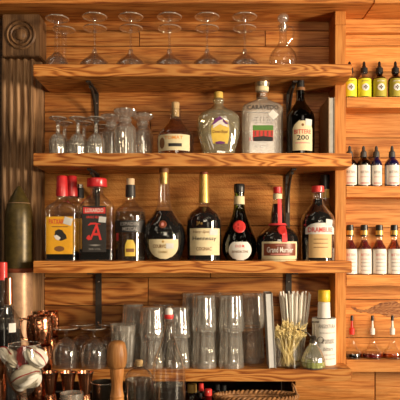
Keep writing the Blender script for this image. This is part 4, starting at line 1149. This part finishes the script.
# wine glass filled with napkins
WX, WD = PX(24.5, 1.6), 1.6
t = thing('wine_glass', 'large wine glass stuffed with red-edged white napkins at the lower left', 'glass', (WX, WD, E+ZL))
zf = lambda py: (VY-py)*1.6/F - ZL
foot = crom([(0, 0), (.040, 0), (.040, 0), (.040, .0025), (.022, .006), (.007, .012), (.0045, .022)], 4)
bm = BM(); lathe(bm, foot, 36); build('foot', bm, M['foot'], t)
bm = BM(); lathe(bm, [(.0045, .0221), (.004, .04), (.0055, zf(397))], 16); build('stem', bm, M['foot'], t)
bo = crom([(.006, zf(396.8)), (.018, zf(393.5)), (.035, zf(386)), (.0465, zf(374)), (.049, zf(363)), (.046, zf(351)), (.042, zf(344))], 5)
bi = [(r-.0012, z) for r, z in bo[::-1][:-3]]
bm = BM(); lathe(bm, bo+bi+[(0, zf(393))], 44); build('bowl', bm, M['glass_b'], t)
bm = BM(); tube(bm, [(.042*math.cos(a), .042*math.sin(a), zf(344)) for a in [2*PI*i/44 for i in range(44)]], .001, 6, closed=True); build('bowl_rim', bm, M['rimglass'], t)

def q(x, y, dy=0.0): return (S(x-24.5, 1.6), dy, zf(y))
def napkin(label, cx, cy, rx, ry, rot, borders, seed, dy=0.0, dep=.026, mat='cloth'):
    """bunched cloth: a soft lump with pleats running along it and a red border round its edge"""
    rnd = random.Random(seed)
    t = thing('napkin', label, 'napkin', (WX, WD, E+ZL), 'red-edged white napkins in the wine glass')
    c = Vector(q(cx, cy, dy)); a, b_ = S(rx, 1.6), S(ry, 1.6); ph = rnd.uniform(0, 6)
    bm = BM(); nu, nv = 64, 30; ca, sa = math.cos(rot), math.sin(rot)
    def pt(u, v, k=1.0):
        th = PI*v; x = math.cos(th); r = math.sin(th)**.8
        f = 1 + .17*math.sin(4*u+ph+2.2*x)+.08*math.sin(11*u+ph*2-3*x)
        X, Z, Y = a*x*k, b_*r*math.cos(u)*f*k, dep*r*math.sin(u)*f*k
        X += .25*a*(1-abs(x))*math.sin(u*2+ph)*.4
        return c + Vector((X*ca - Z*sa, -Y, X*sa + Z*ca))
    g = [[bm.verts.new(pt(2*PI*i/nu, (j+.35)/(nv+.7))) for i in range(nu)] for j in range(nv+1)]
    for j in range(nv):
        for i in range(nu): bm.faces.new((g[j][i], g[j][(i+1) % nu], g[j+1][(i+1) % nu], g[j+1][i]))
    bm.faces.new(g[0]); bm.faces.new(g[-1])
    build('cloth', bm, M[mat], t, ang=80)
    for (u0, v0, u1, v1) in borders:
        pts = [pt(u0+(u1-u0)*k/24 + .04*math.sin(k*.4), v0+(v1-v0)*k/24, 1.015) for k in range(25)]
        bm = BM(); tube(bm, pts, .0016, 6); build('border', bm, M['cloth_red'], t)
    return t
napkin('red-edged white napkin bulging over the right rim of the wine glass', 36.5, 356.5, 12.5, 8.5, -.75, [(.5, .06, .9, .96)], 1, -.008)
napkin('red-edged white napkin filling the lower middle of the wine glass', 27, 377, 15, 11.5, .35, [(1.0, .05, 1.4, .95)], 2, -.006, .034)
napkin('white napkin draped over the left rim of the wine glass', 9.5, 357, 13, 7, -.7, [(.6, .5, .2, .98)], 3, -.002, .026)
napkin('napkin folded with its dark red side outward between the white ones', 21.5, 358, 12.5, 6, 1.35, [(.9, .1, 1.3, .9)], 4, .004, .022, 'cloth_red')

t = thing('copper_shaker', 'smooth copper cup at the left edge in front of the napkins', 'shaker', (PX(-6, 1.62), 1.62, E+ZL))
h = (VY-357)*1.62/F - ZL
bm = BM(); lathe(bm, [(0, 0), (.027, 0), (.028, .002), (.0345, h-.003), (.035, h), (.0335, h), (.027, .004), (0, .003)], 40); build('wall', bm, M['copper_s'], t)

b = Bottle('liquor_bottle', 'dark liquor bottle with red cap at the left edge of the photo', 'bottle', 2.5, 1.8, ZL,
           [(279, 4.2), (279, 4.2), (296, 4.4), (303, 6), (309, 9.6), (315, 11.5), (400, 11.3)], M['glass_b'])
b.liquid(306, M['amberdk']); b.lathe('cap', cap_prof(262, 280, 4.6, 4.8), M['redwax'])
b = Bottle('liquor_bottle', 'copper-foil-necked bottle of dark liquor with white tag at the left', 'bottle', 8.5, 1.72, ZL,
           [(296, 3.8), (296, 3.8), (305, 4), (310, 5.6), (315, 8.6), (320, 11.4), (326, 12.2), (408, 12)], M['glass_b'])
b.liquid(328, M['amberdk']); b.lathe('neck_foil', cap_prof(277.5, 304, 3.8, 4.4), M['copper_s'])
b.patch('tag', 7, 2.8, 322, 331, M['lab_white'], .001, nu=6)

# artillery shell ornament
t = thing('artillery_shell', 'decorative old artillery shell with olive nose and brass case by the pilaster', 'ornament', (PX(19.3, 2.08), 2.076, E+ZC))
zf = lambda py: (VY-py)*2.08/F - ZC
w_ = lambda v: S(v, 2.08)
pr = [(0, zf(185.8))] + [(w_(r), zf(y)) for y, r in crom([(186, .8), (187.5, 2.2), (192, 5), (198, 8.4), (204, 11), (212, 13), (222, 13.9), (235, 14.1), (250, 14), (266, 13.8)], 4)]
bm = BM(); lathe(bm, pr+[(w_(13.6), zf(268)), (0, zf(268))], 44); nose = build('projectile', bm, M['olive'], t)
bm = BM(); tube(bm, [(w_(10.9)*math.cos(a), w_(10.9)*math.sin(a), zf(203.5)) for a in [2*PI*i/36 for i in range(36)]], .0012, 6, closed=True); build('fuze_ring', bm, M['brasscase'], nose)
bm = BM(); lathe(bm, [(0, zf(268)), (w_(13), zf(268)), (w_(14.2), zf(269)), (w_(14.2), zf(271)), (w_(13.2), zf(272.4)), (0, zf(272.4))], 44); build('driving_band', bm, M['lab_brown'], t)
bm = BM(); lathe(bm, [(0, zf(272.4)), (w_(13), zf(272.4)), (w_(13.2), zf(300)), (w_(13.8), zf(400)), (w_(14), .012), (w_(14.6), .008), (w_(14.6), 0), (0, 0)], 44); build('case', bm, M['brasscase'], t)

# ------------------------------------------------------------------ things in the niche
def small_bottle(label, px, d, ycap, ccap, hwc, hwb, mat, capmat, caph=6, top=None):
    b = Bottle('bitters_bottle', label, 'bottle', px, d, ZC, [(ycap+caph, hwc*.85), (ycap+caph, hwc*.85), (ycap+caph+3, hwc*.9), (ycap+caph+6, hwb*.85), (ycap+caph+9, hwb), (ycap+caph+26, hwb)], mat, seg=28, group='small bottles under the lowest shelf')
    b.lathe('cap', cap_prof(ycap, ycap+caph+.4, hwc, hwc*1.05, .5), capmat)
    return b
b = small_bottle('stubby gold-topped bottle under the lowest shelf beside the red-capped ones', 192, 2.06, 383.5, None, 4.6, 6.2, M['amberclear'], M['gold'], 8)
b = small_bottle('small dark bottle with plain red cap under the lowest shelf', 201.2, 2.03, 383.2, None, 2.4, 3.9, M['blackliq'], M['redwax'], 7)
b = small_bottle('small bottle with white-striped red cap under the lowest shelf', 208.3, 2.0, 388.8, None, 3.6, 4.3, M['redliq'], M['redwax'], 6)
for k in (-1.6, 0, 1.6): b.poly('cap_stripe', [(k-.35, 390), (k+.35, 390), (k+.35, 394), (k-.35, 394)], M['inkwhite'], .002)
b = small_bottle('small dark bottle with grey top behind the basket, left of a twin', 217.3, 2.30, 384.3, None, 2.6, 3.0, M['brownglass'], M['grayrubber'], 5)
b = small_bottle('small dark bottle with grey top behind the basket, right of a twin', 223.8, 2.30, 385, None, 2.5, 3.0, M['brownglass'], M['grayrubber'], 5)

BX, BD = PX(257, 2.03), 2.075
t = thing('wicker_basket', 'low wicker basket with braided rim under the lowest shelf', 'basket', (BX, BD, E+ZC))
hb = (VY-399)*2.02/F - ZC; ra, rb_ = .140, .055
bm = BM(); nsp = 60
for lv in range(13):
    z = .006 + lv*(hb-.012)/12; k = .88+.12*lv/12
    tube(bm, [(ra*k*math.cos(a)*(1+.012*math.cos(nsp/2*a+lv*PI)), rb_*k*math.sin(a)*(1+.012*math.cos(nsp/2*a+lv*PI)), z) for a in [2*PI*i/120 for i in range(120)]], .0052, 6, closed=True)
lathe(bm, [(0, 0), (.86, 0), (.86, .004), (0, .004)], 40)
for v in bm.verts:
    if v.co.x**2+v.co.y**2 > .5**2: v.co.x *= ra; v.co.y *= rb_
build('weave', bm, M['wicker'], t)
bm = BM()
for s in (0, PI):
    tube(bm, [(ra*1.01*math.cos(a) + .004*math.cos(26*a+s)*math.cos(a), rb_*1.01*math.sin(a)+.004*math.cos(26*a+s)*math.sin(a), hb-.003+.0045*math.sin(26*a+s)) for a in [2*PI*i/312 for i in range(312)]], .0042, 6, closed=True)
build('rim', bm, M['wicker'], t)
bm = BM(); tube(bm, crom([(ra*1.0, -.015, hb), (ra*.95, -.012, hb+.026), (ra*.89, -.004, hb+.040), (ra*.88, .012, hb+.040), (ra*.93, .024, hb+.022), (ra*.96, .028, hb)], 5), .0035, 7); build('handle', bm, M['wicker'], t)

# ------------------------------------------------------------------ light
def area(name, loc, tgt, size, size_y, power, col):
    l = bpy.data.lights.new(name, 'AREA'); l.shape = 'RECTANGLE'; l.size = size; l.size_y = size_y; l.energy = power; l.color = col
    o = bpy.data.objects.new(name, l); C.objects.link(o); o.location = loc
    o.rotation_euler = (Vector(tgt)-Vector(loc)).to_track_quat('-Z', 'Y').to_euler()
    return o
area('window_light', (3.0, .15, E+.16), (.05, 2.2, E+.1), .6, .9, 185, (1, .82, .60))
area('room_light', (.35, -.9, E+.7), (0, 2.2, E),   .9, .7, 13, (1, .82, .60))  # soft fill added in front, stands in for room ambience
def pendant(loc, power, r=.05):
    l = bpy.data.lights.new('pendant_lamp', 'POINT'); l.energy = power; l.color = (1, .78, .52); l.shadow_soft_size = r
    o = bpy.data.objects.new('pendant_lamp', l); C.objects.link(o); o.location = loc
for x, y, z in ((-1.3, .2, .75), (-.55, -.3, .95), (.9, -.2, .9), (1.7, .5, .85)): pendant((x, y, E+z), 2.2)  # added point lights, there to put small glints on the glass

w = bpy.data.worlds.new('room'); bpy.context.scene.world = w; w.use_nodes = True
nt = w.node_tree; bg_ = nt.nodes['Background']
tcw = nt.nodes.new('ShaderNodeTexCoord'); nzw = nt.nodes.new('ShaderNodeTexNoise'); nzw.inputs['Scale'].default_value = 3.0; nzw.inputs['Detail'].default_value = 2
crw = nt.nodes.new('ShaderNodeValToRGB'); crw.color_ramp.elements[0].position = .60; crw.color_ramp.elements[1].position = .67
crw.color_ramp.elements[0].color = (.16, .11, .07, 1); crw.color_ramp.elements[1].color = (8, 6.8, 5.2, 1)  # bright noise patches added for the glass to reflect
nt.links.new(tcw.outputs['Generated'], nzw.inputs['Vector']); nt.links.new(nzw.outputs['Fac'], crw.inputs['Fac']); nt.links.new(crw.outputs['Color'], bg_.inputs['Color'])
bg_.inputs['Strength'].default_value = .23

# ------------------------------------------------------------------ camera and view
cam = bpy.data.cameras.new('camera'); co = bpy.data.objects.new('camera', cam); C.objects.link(co)
co.location = (0, 0, E); co.rotation_euler = (PI/2, 0, 0)
cam.sensor_width = 36; cam.lens = 36*F/400; cam.shift_x = -(VX-200)/400; cam.shift_y = (VY-200)/400; cam.clip_start = .05
sc = bpy.context.scene; sc.camera = co
sc.view_settings.view_transform = 'Standard'; sc.view_settings.look = 'None'; sc.view_settings.exposure = 0.0; sc.view_settings.gamma = 1.0; sc.view_settings.use_curve_mapping = False
sc.cycles.use_denoising = True
sc.cycles.max_bounces = 14; sc.cycles.transparent_max_bounces = 48; sc.cycles.transmission_bounces = 10; sc.cycles.glossy_bounces = 5
sc.cycles.caustics_reflective = False; sc.cycles.sample_clamp_indirect = 4
